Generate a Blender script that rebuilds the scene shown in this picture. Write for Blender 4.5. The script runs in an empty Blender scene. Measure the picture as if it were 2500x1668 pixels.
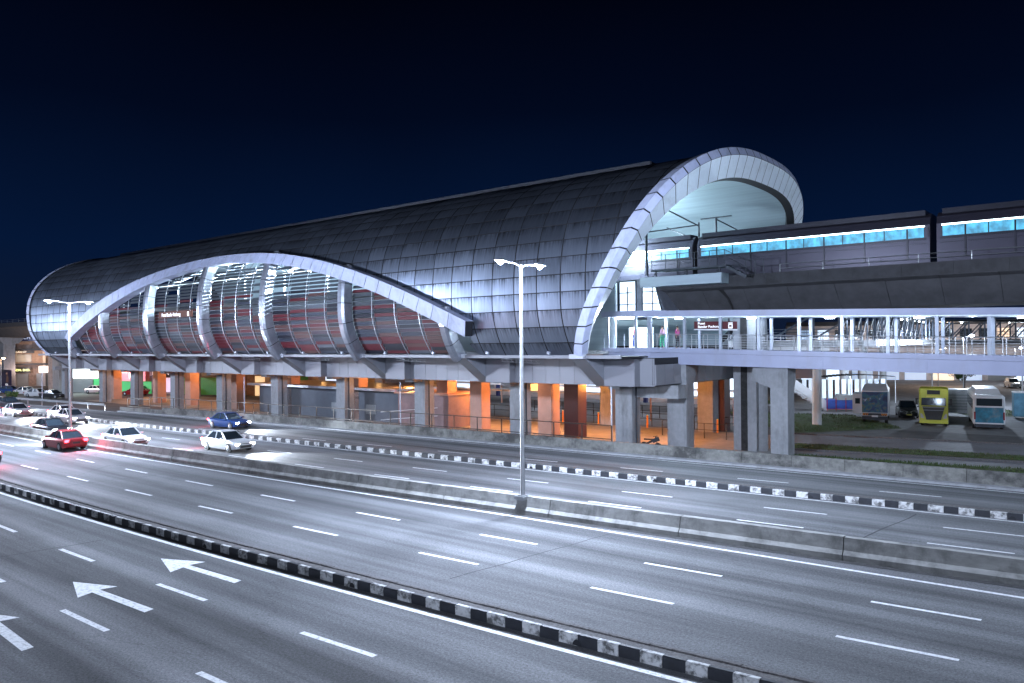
import bpy, bmesh, math, random
import numpy as np
from mathutils import Vector, Matrix
R = math.radians
rnd = random.Random(7)
sc = bpy.context.scene
COL = sc.collection
# ------------------------------------------------------------------ frames
ES = (0.77743, -0.62896); ET = (0.62896, 0.77743)
STZ = Matrix(((ES[0], ET[0], 0, 0), (ES[1], ET[1], 0, 0), (0, 0, 1, 0), (0, 0, 0, 1)))   # (s,t,z) -> world
RZ = math.atan2(ES[1], ES[0])
GZ = -0.65                                     # street level beyond the highway wall
def W(s, t, z=0): return STZ @ Vector((s, t, z))
def ST(x, y): return (x*ES[0]+y*ES[1], x*ET[0]+y*ET[1])

# ------------------------------------------------------------------ materials
def nodes(name):
    m = bpy.data.materials.new(name); m.use_nodes = True
    nt = m.node_tree; b = nt.nodes['Principled BSDF']
    return m, nt, b
def mat(name, col, rough=.6, metal=0, var=.25, scale=2.0, bump=0, stretch=None, spec=.5, dirt=None, dirtamt=.6, dscale=.6, dstretch=(1,1,1), dpos=(.5, .68)):
    """procedural surface: base colour broken by noise, optional bump and grime patches"""
    m, nt, b = nodes(name); N = nt.nodes.new; L = nt.links.new
    tc = N('ShaderNodeTexCoord'); mp = N('ShaderNodeMapping'); L(tc.outputs['Object'], mp.inputs[0])
    mp.inputs['Scale'].default_value = stretch or (1, 1, 1)
    nz = N('ShaderNodeTexNoise'); nz.inputs['Scale'].default_value = scale; nz.inputs['Detail'].default_value = 6; nz.inputs['Roughness'].default_value = .6
    L(mp.outputs[0], nz.inputs['Vector'])
    cr = N('ShaderNodeValToRGB'); cr.color_ramp.elements[0].position = .3; cr.color_ramp.elements[1].position = .72
    lo = tuple(c*(1-var) for c in col)+(1,); hi = tuple(min(1, c*(1+var)) for c in col)+(1,)
    cr.color_ramp.elements[0].color = lo; cr.color_ramp.elements[1].color = hi
    L(nz.outputs['Fac'], cr.inputs[0]); out = cr.outputs[0]
    if dirt:
        mp2 = N('ShaderNodeMapping'); L(tc.outputs['Object'], mp2.inputs[0]); mp2.inputs['Scale'].default_value = dstretch
        n2 = N('ShaderNodeTexNoise'); n2.inputs['Scale'].default_value = dscale; n2.inputs['Detail'].default_value = 8; n2.inputs['Roughness'].default_value = .7
        L(mp2.outputs[0], n2.inputs['Vector'])
        r2 = N('ShaderNodeValToRGB'); r2.color_ramp.elements[0].position = dpos[0]; r2.color_ramp.elements[1].position = dpos[1]
        r2.color_ramp.elements[0].color = (0, 0, 0, 1); r2.color_ramp.elements[1].color = (dirtamt,)*3+(1,)
        L(n2.outputs['Fac'], r2.inputs[0])
        mx = N('ShaderNodeMix'); mx.data_type = 'RGBA'
        L(r2.outputs[0], mx.inputs[0]); L(out, mx.inputs[6]); mx.inputs[7].default_value = tuple(dirt)+(1,)
        out = mx.outputs[2]
    L(out, b.inputs['Base Color'])
    b.inputs['Roughness'].default_value = rough; b.inputs['Metallic'].default_value = metal
    b.inputs['Specular IOR Level'].default_value = spec
    if bump:
        bp = N('ShaderNodeBump'); bp.inputs['Strength'].default_value = bump; bp.inputs['Distance'].default_value = .02
        L(nz.outputs['Fac'], bp.inputs['Height']); L(bp.outputs[0], b.inputs['Normal'])
    return m
def emit(name, col, strength, base=(.8, .8, .8)):
    m, nt, b = nodes(name)
    b.inputs['Base Color'].default_value = tuple(base)+(1,)
    b.inputs['Emission Color'].default_value = tuple(col)+(1,); b.inputs['Emission Strength'].default_value = strength
    return m
def glass(name, col=(.02, .03, .04), rough=.08):
    m, nt, b = nodes(name); b.inputs['Base Color'].default_value = tuple(col)+(1,); b.inputs['Roughness'].default_value = rough
    b.inputs['Specular IOR Level'].default_value = .8
    return m
def clearglass(name, col=(.55, .65, .75), alpha=.25):
    m, nt, b = nodes(name); b.inputs['Base Color'].default_value = tuple(col)+(1,); b.inputs['Roughness'].default_value = .1
    b.inputs['Alpha'].default_value = alpha
    return m
def colattr_mat(name, rough=.5, metal=0, mul=1.0, streak=0, amt=.5):
    m, nt, b = nodes(name); N = nt.nodes.new; L = nt.links.new
    at = N('ShaderNodeAttribute'); at.attribute_name = 'col'
    out = at.outputs['Color']
    if streak:
        uv = N('ShaderNodeUVMap'); uv.uv_map = 'UV'
        mp = N('ShaderNodeMapping'); L(uv.outputs[0], mp.inputs[0]); mp.inputs['Scale'].default_value = (11, .55, 1)
        nz = N('ShaderNodeTexNoise'); nz.inputs['Scale'].default_value = 1; nz.inputs['Detail'].default_value = 5; nz.inputs['Roughness'].default_value = .65
        L(mp.outputs[0], nz.inputs['Vector'])
        # grime hangs below each horizontal joint: v fraction inside a panel
        sx = N('ShaderNodeSeparateXYZ'); L(uv.outputs[0], sx.inputs[0])
        fr = N('ShaderNodeMath'); fr.operation = 'FRACT'; L(sx.outputs['Y'], fr.inputs[0])
        pw = N('ShaderNodeMath'); pw.operation = 'POWER'; L(fr.outputs[0], pw.inputs[0]); pw.inputs[1].default_value = 2.6
        nr = N('ShaderNodeMapRange'); L(nz.outputs['Fac'], nr.inputs[0]); nr.inputs[1].default_value = .38; nr.inputs[2].default_value = .68; nr.inputs[3].default_value = .08; nr.inputs[4].default_value = 1
        m1 = N('ShaderNodeMath'); m1.operation = 'MULTIPLY'; L(pw.outputs[0], m1.inputs[0]); L(nr.outputs[0], m1.inputs[1])
        # broad blotches
        n2 = N('ShaderNodeTexNoise'); n2.inputs['Scale'].default_value = .35; n2.inputs['Detail'].default_value = 3; L(uv.outputs[0], n2.inputs['Vector'])
        m2 = N('ShaderNodeMath'); m2.operation = 'MULTIPLY'; L(m1.outputs[0], m2.inputs[0]); m2.inputs[1].default_value = amt
        nr2 = N('ShaderNodeMapRange'); L(n2.outputs['Fac'], nr2.inputs[0]); nr2.inputs[1].default_value = .35; nr2.inputs[2].default_value = .7; nr2.inputs[3].default_value = .0; nr2.inputs[4].default_value = .22
        m4 = N('ShaderNodeMath'); m4.operation = 'MULTIPLY_ADD'; L(nr.outputs[0], m4.inputs[0]); m4.inputs[1].default_value = .16; L(m2.outputs[0], m4.inputs[2])
        m3 = N('ShaderNodeMath'); m3.operation = 'ADD'; m3.use_clamp = True; L(m4.outputs[0], m3.inputs[0]); L(nr2.outputs[0], m3.inputs[1])
        mx = N('ShaderNodeMix'); mx.data_type = 'RGBA'; L(m3.outputs[0], mx.inputs[0]); L(out, mx.inputs[6]); mx.inputs[7].default_value = (.03, .033, .04, 1)
        out = mx.outputs[2]
    L(out, b.inputs['Base Color'])
    b.inputs['Roughness'].default_value = rough; b.inputs['Metallic'].default_value = metal
    return m

M = {}
M['roof'] = colattr_mat('roof_panel', .44, .97, streak=1, amt=.9)
M['joint'] = mat('dark_joint', (.012, .013, .017), .8, var=.2)
M['trim'] = mat('pale_trim', (.44, .48, .64), .5, .0, var=.1, scale=1.2, dirt=(.2, .21, .24), dirtamt=.45, dscale=1.5, dstretch=(1, 1, .4))
M['soffit'] = mat('soffit_panel', (.78, .86, .94), .42, .1, var=.08, scale=.8, dirt=(.3, .32, .33), dirtamt=.35, dscale=.8)
M['ceil'] = mat('ceiling_sheet', (.30, .36, .40), .5, .2, var=.15, scale=1, stretch=(.1, 3, 3))
M['rib'] = mat('rib_cladding', (.30, .32, .37), .28, .6, var=.15, scale=1.5, dirt=(.18, .18, .2), dirtamt=.4, dscale=2)
M['fascia'] = colattr_mat('fascia_panel', .5, .1, streak=0)
M['slat'] = colattr_mat('louvre_slat', .7, 0)
M['mull'] = mat('mullion', (.5, .52, .56), .35, .6, var=.05)
M['conc'] = mat('column_concrete', (.24, .25, .265), .75, var=.12, scale=3, bump=.25, dirt=(.12, .12, .12), dirtamt=.6, dscale=1.2, dstretch=(1, 1, .25))
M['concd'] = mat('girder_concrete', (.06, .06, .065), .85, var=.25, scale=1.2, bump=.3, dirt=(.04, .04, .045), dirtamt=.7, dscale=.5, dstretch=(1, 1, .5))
M['barr'] = mat('barrier_concrete', (.25, .25, .24), .85, var=.25, scale=4, bump=.4, stretch=(.35, 1, 1), dirt=(.04, .04, .038), dirtamt=.8, dscale=1.3, dstretch=(.8, 1, .45), dpos=(.46, .72))
M['wall'] = mat('wall_concrete', (.15, .15, .14), .85, var=.2, scale=3, bump=.4, dirt=(.03, .03, .03), dirtamt=.9, dscale=.5, dstretch=(1, 1, 1.2), dpos=(.44, .6))
M['salmon'] = mat('salmon_tone', (.42, .25, .19), .6, var=.12, scale=1, dirt=(.2, .12, .1), dirtamt=.3)  # warm base colour; on the rear columns it carries the sodium tint
M['maroon'] = mat('maroon_paint', (.06, .014, .012), .55, var=.12, scale=1)
M['grassm'] = mat('grass_green', (.045, .075, .018), .9, var=.5, scale=6, bump=1, dirt=(.06, .045, .03), dirtamt=.7, dscale=.4)
M['soil'] = mat('ground_paving', (.085, .085, .088), .85, var=.25, scale=.8, bump=.2, dirt=(.05, .05, .05), dirtamt=.6, dscale=.15)
M['paint'] = mat('road_paint', (.70, .71, .73), .7, var=.12, scale=9, dirt=(.16, .16, .17), dirtamt=.75, dscale=7, dpos=(.5, .66))
M['kerbw'] = mat('kerb_white', (.52, .52, .52), .7, var=.12, scale=6, bump=.3, dirt=(.07, .07, .07), dirtamt=.95, dscale=3.6, dpos=(.46, .6))
M['kerbb'] = mat('kerb_black', (.018, .02, .026), .6, var=.4, scale=4, bump=.3)
M['kerbtop'] = mat('kerb_infill', (.09, .085, .085), .9, var=.5, scale=14, bump=.8)
M['galv'] = mat('galvanised_steel', (.36, .37, .38), .42, .8, var=.15, scale=5)
M['dsteel'] = mat('dark_steel', (.045, .05, .06), .5, .6, var=.2)
M['fsteel'] = mat('fence_steel', (.05, .045, .04), .5, .7, var=.3, scale=8)
M['bridge'] = mat('bridge_paint', (.29, .31, .42), .5, .1, var=.07, scale=.7, dirt=(.25, .25, .27), dirtamt=.4, dscale=.9, dstretch=(1, 1, .3))
M['steelw'] = mat('pale_steel', (.34, .37, .43), .4, .4, var=.08)
M['rub'] = mat('rubber', (.015, .015, .016), .8, var=.2)
M['rim'] = mat('wheel_rim', (.35, .36, .38), .3, .8, var=.1)
M['glassd'] = glass('dark_glass')
M['plate'] = mat('number_plate', (.02, .02, .02), .4)
M['clear'] = clearglass('clear_panel', alpha=.10)
M['head'] = emit('headlamp_lens', (.85, .92, 1), 60)
M['headoff'] = mat('headlamp_off', (.5, .52, .55), .15, .2, var=.05)
M['tail'] = emit('tail_lamp_lens', (1, .03, .05), 22, (.3, .01, .01))
M['tailoff'] = mat('tail_lamp_off', (.25, .01, .01), .25)
M['lampw'] = emit('lamp_lens_white', (.80, .90, 1), 260)
M['tubew'] = emit('tube_lamp', (.72, .90, 1), 14)
M['tubes'] = emit('small_lamp', (.8, .9, 1), 40)
M['sodium'] = emit('sodium_lamp', (1, .50, .16), 30)
M['winw'] = emit('lit_window_cool', (.60, .78, 1), 1.5)
M['winb'] = emit('lit_window_blue', (.30, .55, .95), .5)
M['winy'] = emit('lit_window_warm', (1, .66, .34), .9)
M['trainwin'] = emit('train_window', (.08, .50, .80), .95, (.05, .1, .15))
def _tw():
    m = M['trainwin']; nt = m.node_tree; b = nt.nodes['Principled BSDF']; N = nt.nodes.new; L = nt.links.new
    tc = N('ShaderNodeTexCoord'); mp = N('ShaderNodeMapping'); L(tc.outputs['Object'], mp.inputs[0]); mp.inputs['Scale'].default_value = (1.6, 1, 1.2)
    n = N('ShaderNodeTexNoise'); n.inputs['Scale'].default_value = 1.3; n.inputs['Detail'].default_value = 3; L(mp.outputs[0], n.inputs['Vector'])
    r = N('ShaderNodeMapRange'); L(n.outputs['Fac'], r.inputs[0]); r.inputs[1].default_value = .35; r.inputs[2].default_value = .65; r.inputs[3].default_value = .45; r.inputs[4].default_value = 1.35
    L(r.outputs[0], b.inputs['Emission Strength'])
_tw()
M['trainled'] = emit('train_cove_light', (.75, .97, 1), 8)
M['trainbody'] = mat('train_body', (.045, .042, .06), .35, .5, var=.1, scale=.5, stretch=(.1, 1, 1))
M['traindark'] = mat('train_dark', (.02, .02, .03), .3, .3)
M['white'] = mat('white_paint', (.65, .66, .68), .45, var=.08, scale=1)
M['signmar'] = mat('maroon_sign', (.09, .015, .02), .8, var=.05)
M['signbr'] = mat('brown_sign', (.15, .06, .04), .85, var=.05)
M['letter'] = emit('sign_letter', (.85, .85, .9), .55)
M['brick'] = mat('shop_wall', (.30, .23, .20), .8, var=.3, scale=2)
M['shopwhite'] = mat('shop_plaster', (.45, .42, .42), .75, var=.15, scale=1, dirt=(.2, .18, .17), dirtamt=.4)
M['shutter'] = mat('roller_shutter', (.25, .27, .28), .5, .4, var=.1, scale=3, stretch=(.1, .1, 8))
M['green'] = mat('green_shopfront', (.05, .36, .09), .5, var=.1)
M['bluep'] = mat('blue_paint', (.04, .10, .42), .45, var=.2)
M['navy'] = mat('navy_paint', (.015, .03, .13), .4, var=.2)
M['orange'] = mat('orange_paint', (.75, .25, .03), .5, var=.1)
M['yellow'] = mat('yellow_paint', (.75, .68, .12), .4, var=.1)
M['barkm'] = mat('bark', (.07, .05, .035), .9, var=.3, scale=8, bump=.6)
M['leaf'] = mat('leaf_green', (.05, .09, .02), .6, var=.6, scale=1.4)
M['skin'] = mat('skin', (.35, .2, .13), .6, var=.05)
M['hair'] = mat('hair', (.015, .012, .01), .6)

def asphalt():
    m, nt, b = nodes('asphalt'); N = nt.nodes.new; L = nt.links.new
    tc = N('ShaderNodeTexCoord')
    def noise(scale, st, det=4, ro=.6):
        mp = N('ShaderNodeMapping'); L(tc.outputs['Object'], mp.inputs[0]); mp.inputs['Scale'].default_value = st
        n = N('ShaderNodeTexNoise'); n.inputs['Scale'].default_value = scale; n.inputs['Detail'].default_value = det; n.inputs['Roughness'].default_value = ro
        L(mp.outputs[0], n.inputs['Vector']); return n
    a = noise(1, (.022, .75, 1), 4, .55); c = noise(14, (1, 1, 1), 5, .85); d = noise(.25, (1, 1, 1), 5)
    v = N('ShaderNodeTexVoronoi'); v.inputs['Scale'].default_value = 45; L(tc.outputs['Object'], v.inputs['Vector'])
    def rg(src, a0, a1, b0, b1):
        r = N('ShaderNodeMapRange'); L(src, r.inputs[0])
        for i, x in enumerate((a0, a1, b0, b1)): r.inputs[i+1].default_value = x
        return r.outputs[0]
    def mul(x, y):
        q = N('ShaderNodeMath'); q.operation = 'MULTIPLY'; L(x, q.inputs[0]); L(y, q.inputs[1]); return q.outputs[0]
    f = mul(mul(rg(a.outputs['Fac'], .32, .68, .5, 1.4), rg(c.outputs['Fac'], .3, .75, .35, 1.75)), mul(rg(d.outputs['Fac'], .3, .7, .85, 1.15), rg(v.outputs['Distance'], 0, .6, 1.25, .8)))
    mx = N('ShaderNodeVectorMath'); mx.operation = 'SCALE'; mx.inputs[0].default_value = (.135, .138, .146); L(f, mx.inputs['Scale'])
    st_ = noise(.55, (.28, 1, 1), 6, .7)
    f = mul(f, rg(st_.outputs['Fac'], .56, .72, 1, .80))
    mx.inputs['Scale'].default_value = 1; L(f, mx.inputs['Scale'])
    # fine dark cracks running roughly with the traffic
    w = noise(3, (.12, 1, 1), 6, .7); vo = N('ShaderNodeTexVoronoi'); vo.feature = 'DISTANCE_TO_EDGE'; vo.inputs['Scale'].default_value = .11
    mpv = N('ShaderNodeMapping'); mpv.inputs['Scale'].default_value = (.3, 1.3, 1)
    ad = N('ShaderNodeMixRGB'); ad.blend_type = 'ADD'; ad.inputs[0].default_value = 1.6; L(tc.outputs['Object'], ad.inputs[1]); L(w.outputs['Color'], ad.inputs[2])
    L(ad.outputs[0], mpv.inputs[0]); L(mpv.outputs[0], vo.inputs['Vector'])
    ck = rg(vo.outputs['Distance'], .0, .003, .72, 1)
    fin = N('ShaderNodeVectorMath'); fin.operation = 'SCALE'; L(mx.outputs[0], fin.inputs[0]); L(ck, fin.inputs['Scale'])
    L(fin.outputs[0], b.inputs['Base Color'])
    L(rg(a.outputs['Fac'], .3, .7, .92, .74), b.inputs['Roughness']); b.inputs['Specular IOR Level'].default_value = .3
    bp = N('ShaderNodeBump'); bp.inputs['Strength'].default_value = .55; bp.inputs['Distance'].default_value = .012
    L(c.outputs['Fac'], bp.inputs['Height']); L(bp.outputs[0], b.inputs['Normal'])
    return m
M['asph'] = asphalt()

# ------------------------------------------------------------------ mesh builder
class MB:
    def __init__(s, F=None):
        s.v = []; s.f = []; s.c = []; s.uv = []; s.mi = []; s.F = F; s.cc = (1, 1, 1); s.m = 0
    def vert(s, p):
        p = Vector(p)
        s.v.append(s.F @ p if s.F is not None else p); return len(s.v)-1
    def face(s, idx, col=None, uv=None):
        s.f.append(tuple(idx)); s.c.append(col or s.cc); s.uv.append(uv); s.mi.append(s.m)
    def quad(s, a, b, c, d, col=None, uv=None): s.face([s.vert(p) for p in (a, b, c, d)], col, uv)
    def poly(s, pts, col=None): s.face([s.vert(p) for p in pts], col)
    def box(s, x0, x1, y0, y1, z0, z1, col=None):
        i = [s.vert((x, y, z)) for z in (z0, z1) for y in (y0, y1) for x in (x0, x1)]
        for q in ((0, 2, 3, 1), (4, 5, 7, 6), (0, 1, 5, 4), (2, 6, 7, 3), (0, 4, 6, 2), (1, 3, 7, 5)): s.face([i[k] for k in q], col)
    def cbox(s, c, d, rz=0, col=None, ry=0, rx=0):
        m = Matrix.Translation(Vector(c)) @ Matrix.Rotation(rz, 4, 'Z') @ Matrix.Rotation(ry, 4, 'Y') @ Matrix.Rotation(rx, 4, 'X')
        i = [s.vert(m @ Vector((x*d[0]/2, y*d[1]/2, z*d[2]/2))) for z in (-1, 1) for y in (-1, 1) for x in (-1, 1)]
        for q in ((0, 2, 3, 1), (4, 5, 7, 6), (0, 1, 5, 4), (2, 6, 7, 3), (0, 4, 6, 2), (1, 3, 7, 5)): s.face([i[k] for k in q], col)
    def tube(s, p, q, r0, r1=None, n=8, col=None, caps=True):
        p = Vector(p); q = Vector(q); r1 = r0 if r1 is None else r1
        d = (q-p); 
        if d.length < 1e-6: return
        d.normalize(); a = d.orthogonal().normalized(); b = d.cross(a)
        A = [s.vert(p+(a*math.cos(2*math.pi*k/n)+b*math.sin(2*math.pi*k/n))*r0) for k in range(n)]
        B = [s.vert(q+(a*math.cos(2*math.pi*k/n)+b*math.sin(2*math.pi*k/n))*r1) for k in range(n)]
        for k in range(n): s.face((A[k], A[(k+1) % n], B[(k+1) % n], B[k]), col)
        if caps: s.face(A[::-1], col); s.face(B, col)
    def beam(s, p, q, w, h, col=None):
        """square bar from p to q, w across, h high"""
        p = Vector(p); q = Vector(q); d = (q-p).normalized()
        a = Vector((-d.y, d.x, 0)); a = a.normalized() if a.length > 1e-4 else Vector((1, 0, 0)); b = d.cross(a).normalized()
        i = [s.vert(P+a*(x*w/2)+b*(y*h/2)) for P in (p, q) for x, y in ((-1, -1), (1, -1), (1, 1), (-1, 1))]
        for q4 in ((0, 1, 2, 3), (7, 6, 5, 4), (0, 4, 5, 1), (1, 5, 6, 2), (2, 6, 7, 3), (3, 7, 4, 0)): s.face([i[k] for k in q4], col)
    def loft(s, rings, closed=True, caps=False, col=None):
        I = [[s.vert(p) for p in r] for r in rings]; n = len(rings[0])
        for a, b in zip(I, I[1:]):
            for k in range(n if closed else n-1): s.face((a[k], a[(k+1) % n], b[(k+1) % n], b[k]), col)
        if caps: s.face(I[0][::-1], col); s.face(I[-1], col)
    def lathe(s, prof, c=(0, 0, 0), n=16, axis='Z', col=None):
        rings = []
        for r, h in prof:
            ring = []
            for k in range(n):
                a = 2*math.pi*k/n; x, y = r*math.cos(a), r*math.sin(a)
                p = (x, y, h) if axis == 'Z' else ((h, x, y) if axis == 'X' else (x, h, y))
                ring.append((p[0]+c[0], p[1]+c[1], p[2]+c[2]))
            rings.append(ring)
        s.loft(rings, True, True, col)
    def build(s, name, mats, parent=None, smooth=False, flat=None):
        me = bpy.data.meshes.new(name)
        V = s.v
        if parent is not None:
            inv = WM(parent).inverted(); V = [inv @ p for p in V]
        me.from_pydata([tuple(p) for p in V], [], s.f)
        ms = mats if isinstance(mats, (list, tuple)) else [mats]
        for m in ms: me.materials.append(m)
        if any(c != (1, 1, 1) for c in s.c):
            ca = me.color_attributes.new('col', 'FLOAT_COLOR', 'CORNER'); buf = []
            for f, c in zip(s.f, s.c): buf += [c[0], c[1], c[2], 1.0]*len(f)
            ca.data.foreach_set('color', buf)
        if any(u for u in s.uv):
            ul = me.uv_layers.new(name='UV'); buf = []
            for f, u in zip(s.f, s.uv):
                for k in range(len(f)): buf += list(u[k]) if u else [0, 0]
            ul.data.foreach_set('uv', buf)
        if len(ms) > 1: me.polygons.foreach_set('material_index', s.mi)
        if smooth:
            me.polygons.foreach_set('use_smooth', [True]*len(me.polygons))
        me.validate(); me.update()
        bm = bmesh.new(); bm.from_mesh(me)
        bmesh.ops.remove_doubles(bm, verts=bm.verts, dist=1e-5) if smooth else None
        bmesh.ops.recalc_face_normals(bm, faces=bm.faces); bm.to_mesh(me); bm.free()
        if smooth:
            try: me.set_sharp_from_angle(angle=R(38))
            except Exception: pass
        o = bpy.data.objects.new(name, me); COL.objects.link(o)
        if parent is not None: o.parent = parent
        return o
def WM(o):
    m = Matrix.Translation(o.location) @ o.rotation_euler.to_matrix().to_4x4()
    return (WM(o.parent) @ m) if o.parent else m
def tag(o, label=None, cat=None, group=None, kind=None):
    if label: o['label'] = label
    if cat: o['category'] = cat
    if group: o['group'] = group
    if kind: o['kind'] = kind
    return o
def thing(name, label, cat, loc=(0, 0, 0), rz=0, group=None):
    o = bpy.data.objects.new(name, None); COL.objects.link(o); o.empty_display_size = .3
    o.location = loc; o.rotation_euler = (0, 0, rz)
    return tag(o, label, cat, group)
def copy_tree(o, parent=None):
    c = o.copy(); COL.objects.link(c); c.parent = parent
    for ch in list(o.children): copy_tree(ch, c)
    return c
def struct(name, mb, m, frame=True, **k):
    e = None
    o = mb.build(name, m, **k); o['kind'] = 'structure'
    return o
def text(body, size, m, parent, loc, face_dir, name='lettering', ext=.02, align='CENTER', xs=1.0, bold=0.0):
    """flat lettering; face_dir = (x,y) direction the text faces, in world; loc world"""
    cu = bpy.data.curves.new(name, 'FONT'); cu.body = body; cu.size = size; cu.extrude = ext; cu.align_x = align; cu.align_y = 'CENTER'; cu.offset = bold
    t = bpy.data.objects.new(name, cu)
    f = Vector((face_dir[0], face_dir[1], 0)).normalized()
    xa = Vector((-f.y, f.x, 0)); mtx = Matrix((xa, Vector((0, 0, 1)), f)).transposed().to_4x4()
    mtx = Matrix.Translation(Vector(loc)) @ mtx @ Matrix.Scale(xs, 4, (1, 0, 0))
    COL.objects.link(t); dg = bpy.context.evaluated_depsgraph_get(); dg.update()
    me = bpy.data.meshes.new_from_object(t.evaluated_get(dg)); bpy.data.objects.remove(t)
    if parent is not None: mtx = WM(parent).inverted() @ mtx
    me.transform(mtx); me.materials.clear(); me.materials.append(m)
    o = bpy.data.objects.new(name, me); COL.objects.link(o); o.parent = parent
    return o
def light(kind, loc, power, col, parent=None, size=.3, spot=None, aim=None, blend=.5, name='lamp_light', sy=None):
    L = bpy.data.lights.new(name, kind); L.energy = power; L.color = col
    if kind == 'POINT' or kind == 'SPOT': L.shadow_soft_size = size
    if kind == 'AREA':
        L.size = size
        if sy: L.shape = 'RECTANGLE'; L.size_y = sy
    if kind == 'SPOT': L.spot_size = R(spot); L.spot_blend = blend
    o = bpy.data.objects.new(name, L); COL.objects.link(o); 
    d = Vector(aim)-Vector(loc) if aim is not None else Vector((0, 0, -1))
    o.rotation_mode = 'XYZ'
    rot = d.to_track_quat('-Z', 'Y').to_matrix().to_4x4()
    m = Matrix.Translation(Vector(loc)) @ rot
    o.matrix_world = m
    return o
COOL = (.66, .77, 1); SOD = (1, .34, .07)

# ------------------------------------------------------------------ road curves t(s)
def kn(s): return .000846*s*s+.0771*s+16.84 if s >= -70 else kn(-70)-.0414*(s+70)
def n1(s): return .00138*s*s+.099*s+13.7
def n2(s): return .00085*s*s+.062*s+10.2
def m2(s): s2 = max(s, -54); return .00075*s2*s2+.081*s2+24.55+.0*(s-s2)
def bb(s): s2 = max(s, -84); return .000492*s2*s2+.0834*s2+28.58
def f1(s): return .0004*s*s+.0875*s+35.95 if s >= -100 else f1(-100)+.0075*(s+100)
def fk(s): return 38.79+.0544*s+.00005*s*s
def g1(s): return 42.9+.087*s+.0001*s*s
def wb(s): s2 = min(s, 30); return 46.45+.0284*s2-.000196*s2*s2
def frange(a, b, d):
    n = max(1, int(round((b-a)/d))); return [a+(b-a)*i/n for i in range(n+1)]

# ground sheet, highway, verge
g = MB(); 
g.quad((-1600, -700, GZ), (1600, -700, GZ), (1600, 2200, GZ), (-1600, 2200, GZ))
tag(g.build('ground', M['soil']), 'dark paved ground stretching away behind the station', kind='structure')
h = MB()
def frame_obj(o):
    """mesh given in (s,t,z): place the object in that frame so object coordinates follow the road"""
    o.rotation_euler = (0, 0, RZ); return o
ss = frange(-330, 60, 5)
for a, b in zip(ss, ss[1:]):
    h.quad((a, -45, 0), (b, -45, 0), (b, wb(b)+.2, 0), (a, wb(a)+.2, 0))
hw = struct('highway', h, M['asph']); frame_obj(hw)
tag(hw, 'wide grey asphalt highway of several carriageways curving away to the left')
# skirt: grass slope left of the wall
v = MB()
for a, b in zip(frange(-330, -93, 6), frange(-330, -93, 6)[1:]):
    v.quad((a, wb(a)+.1, .02), (b, wb(b)+.1, .02), (b, wb(b)+3.4, GZ+.01), (a, wb(a)+3.4, GZ+.01))
o = struct('verge', v, M['grassm']); frame_obj(o); tag(o, 'narrow grass verge sloping down beside the far left carriageway')

# painted lines
pm = MB()
def strip(f0, a, b, w, z=.004, step=4):
    q = frange(a, b, step)
    for x, y in zip(q, q[1:]): pm.quad((x, f0(x)-w/2, z), (y, f0(y)-w/2, z), (y, f0(y)+w/2, z), (x, f0(x)+w/2, z))
strip(lambda s: kn(s)-.42, -120, 40, .18); strip(lambda s: kn(s)+.85, -120, 40, .16)
strip(lambda s: min(bb(s)-.45, 27.2+.03*s), -160, 50, .17)
strip(lambda s: bb(s)+1.1, -160, 50, .15)
strip(lambda s: fk(s)-.3, -200, 50, .14); strip(lambda s: fk(s)+.9, -200, 50, .15)
strip(lambda s: wb(s)-.75, -200, 50, .14)
def dashes(f0, s0, n, L=2.75, pitch=7.2, w=.15):
    for k in range(n):
        a = s0-k*pitch; strip(f0, a, a+L, w, step=1.5)
dashes(n1, -2.9, 10, w=.17); dashes(n2, -2.7, 9, w=.17); dashes(lambda s: n2(s)-3, -2.5, 8, w=.17)
dashes(lambda s: m2(s)-3.37, 1.1, 16); dashes(m2, 1.1, 16)
dashes(f1, 1.0, 22, w=.13); dashes(lambda s: f1(s)-3.1, 1.0, 20, w=.13); dashes(g1, 4.2, 22, w=.13)
for tip, bl, bu, nl, nu, tl, tu in [
    ((-27.35, 13.63), (-25.43, 13.0), (-25.65, 14.39), (-25.64, 13.56), (-25.74, 13.83), (-22.61, 13.66), (-22.68, 13.96)),
    ((-26.95, 10.52), (-25.12, 9.94), (-25.28, 11.19), (-25.3, 10.43), (-25.39, 10.7), (-22.19, 10.57), (-22.26, 10.87)),
    ((-26.27, 7.53), (-24.45, 6.96), (-24.6, 8.2), (-24.6, 7.43), (-24.7, 7.72), (-21.83, 7.31), (-21.88, 7.6))]:
    pm.poly([p+(.004,) for p in (tip, bl, nl)]); pm.poly([p+(.004,) for p in (tip, nl, nu)]); pm.poly([p+(.004,) for p in (tip, nu, bu)])
    pm.poly([p+(.004,) for p in (nl, tl, tu, nu)])
o = struct('road_markings', pm, M['paint']); frame_obj(o); tag(o, 'white painted lane dashes, edge lines and straight arrows on the highway')

jm = MB()
for s_, a, b in ((-17.4, 18.2, 26.4), (-8.6, 28.9, 37.4), (-46, 17.6, 25.2), (-52, 29, 35), (-33, 4, 13.5)):
    q = frange(a, b, 1.1); r8 = random.Random(int(a*10))
    o_ = [s_+(x-a)*.12+r8.uniform(-.05, .05) for x in q]
    for i in range(len(q)-1): jm.quad((o_[i]-.025, q[i], .003), (o_[i]+.025, q[i], .003), (o_[i+1]+.025, q[i+1], .003), (o_[i+1]-.025, q[i+1], .003))
for s_, t_, L_, w_ in ((-38, 20.6, 5, 1.6), (-12.5, 21.5, 6, 2.0), (-26, 33.0, 7, 1.5), (-20, 9.8, 4.5, 1.7), (-58, 24.3, 8, 1.3)):
    pass
o = struct('road_seams', jm, M['joint']); frame_obj(o); tag(o, 'thin dark seams crossing the highway surface')
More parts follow.
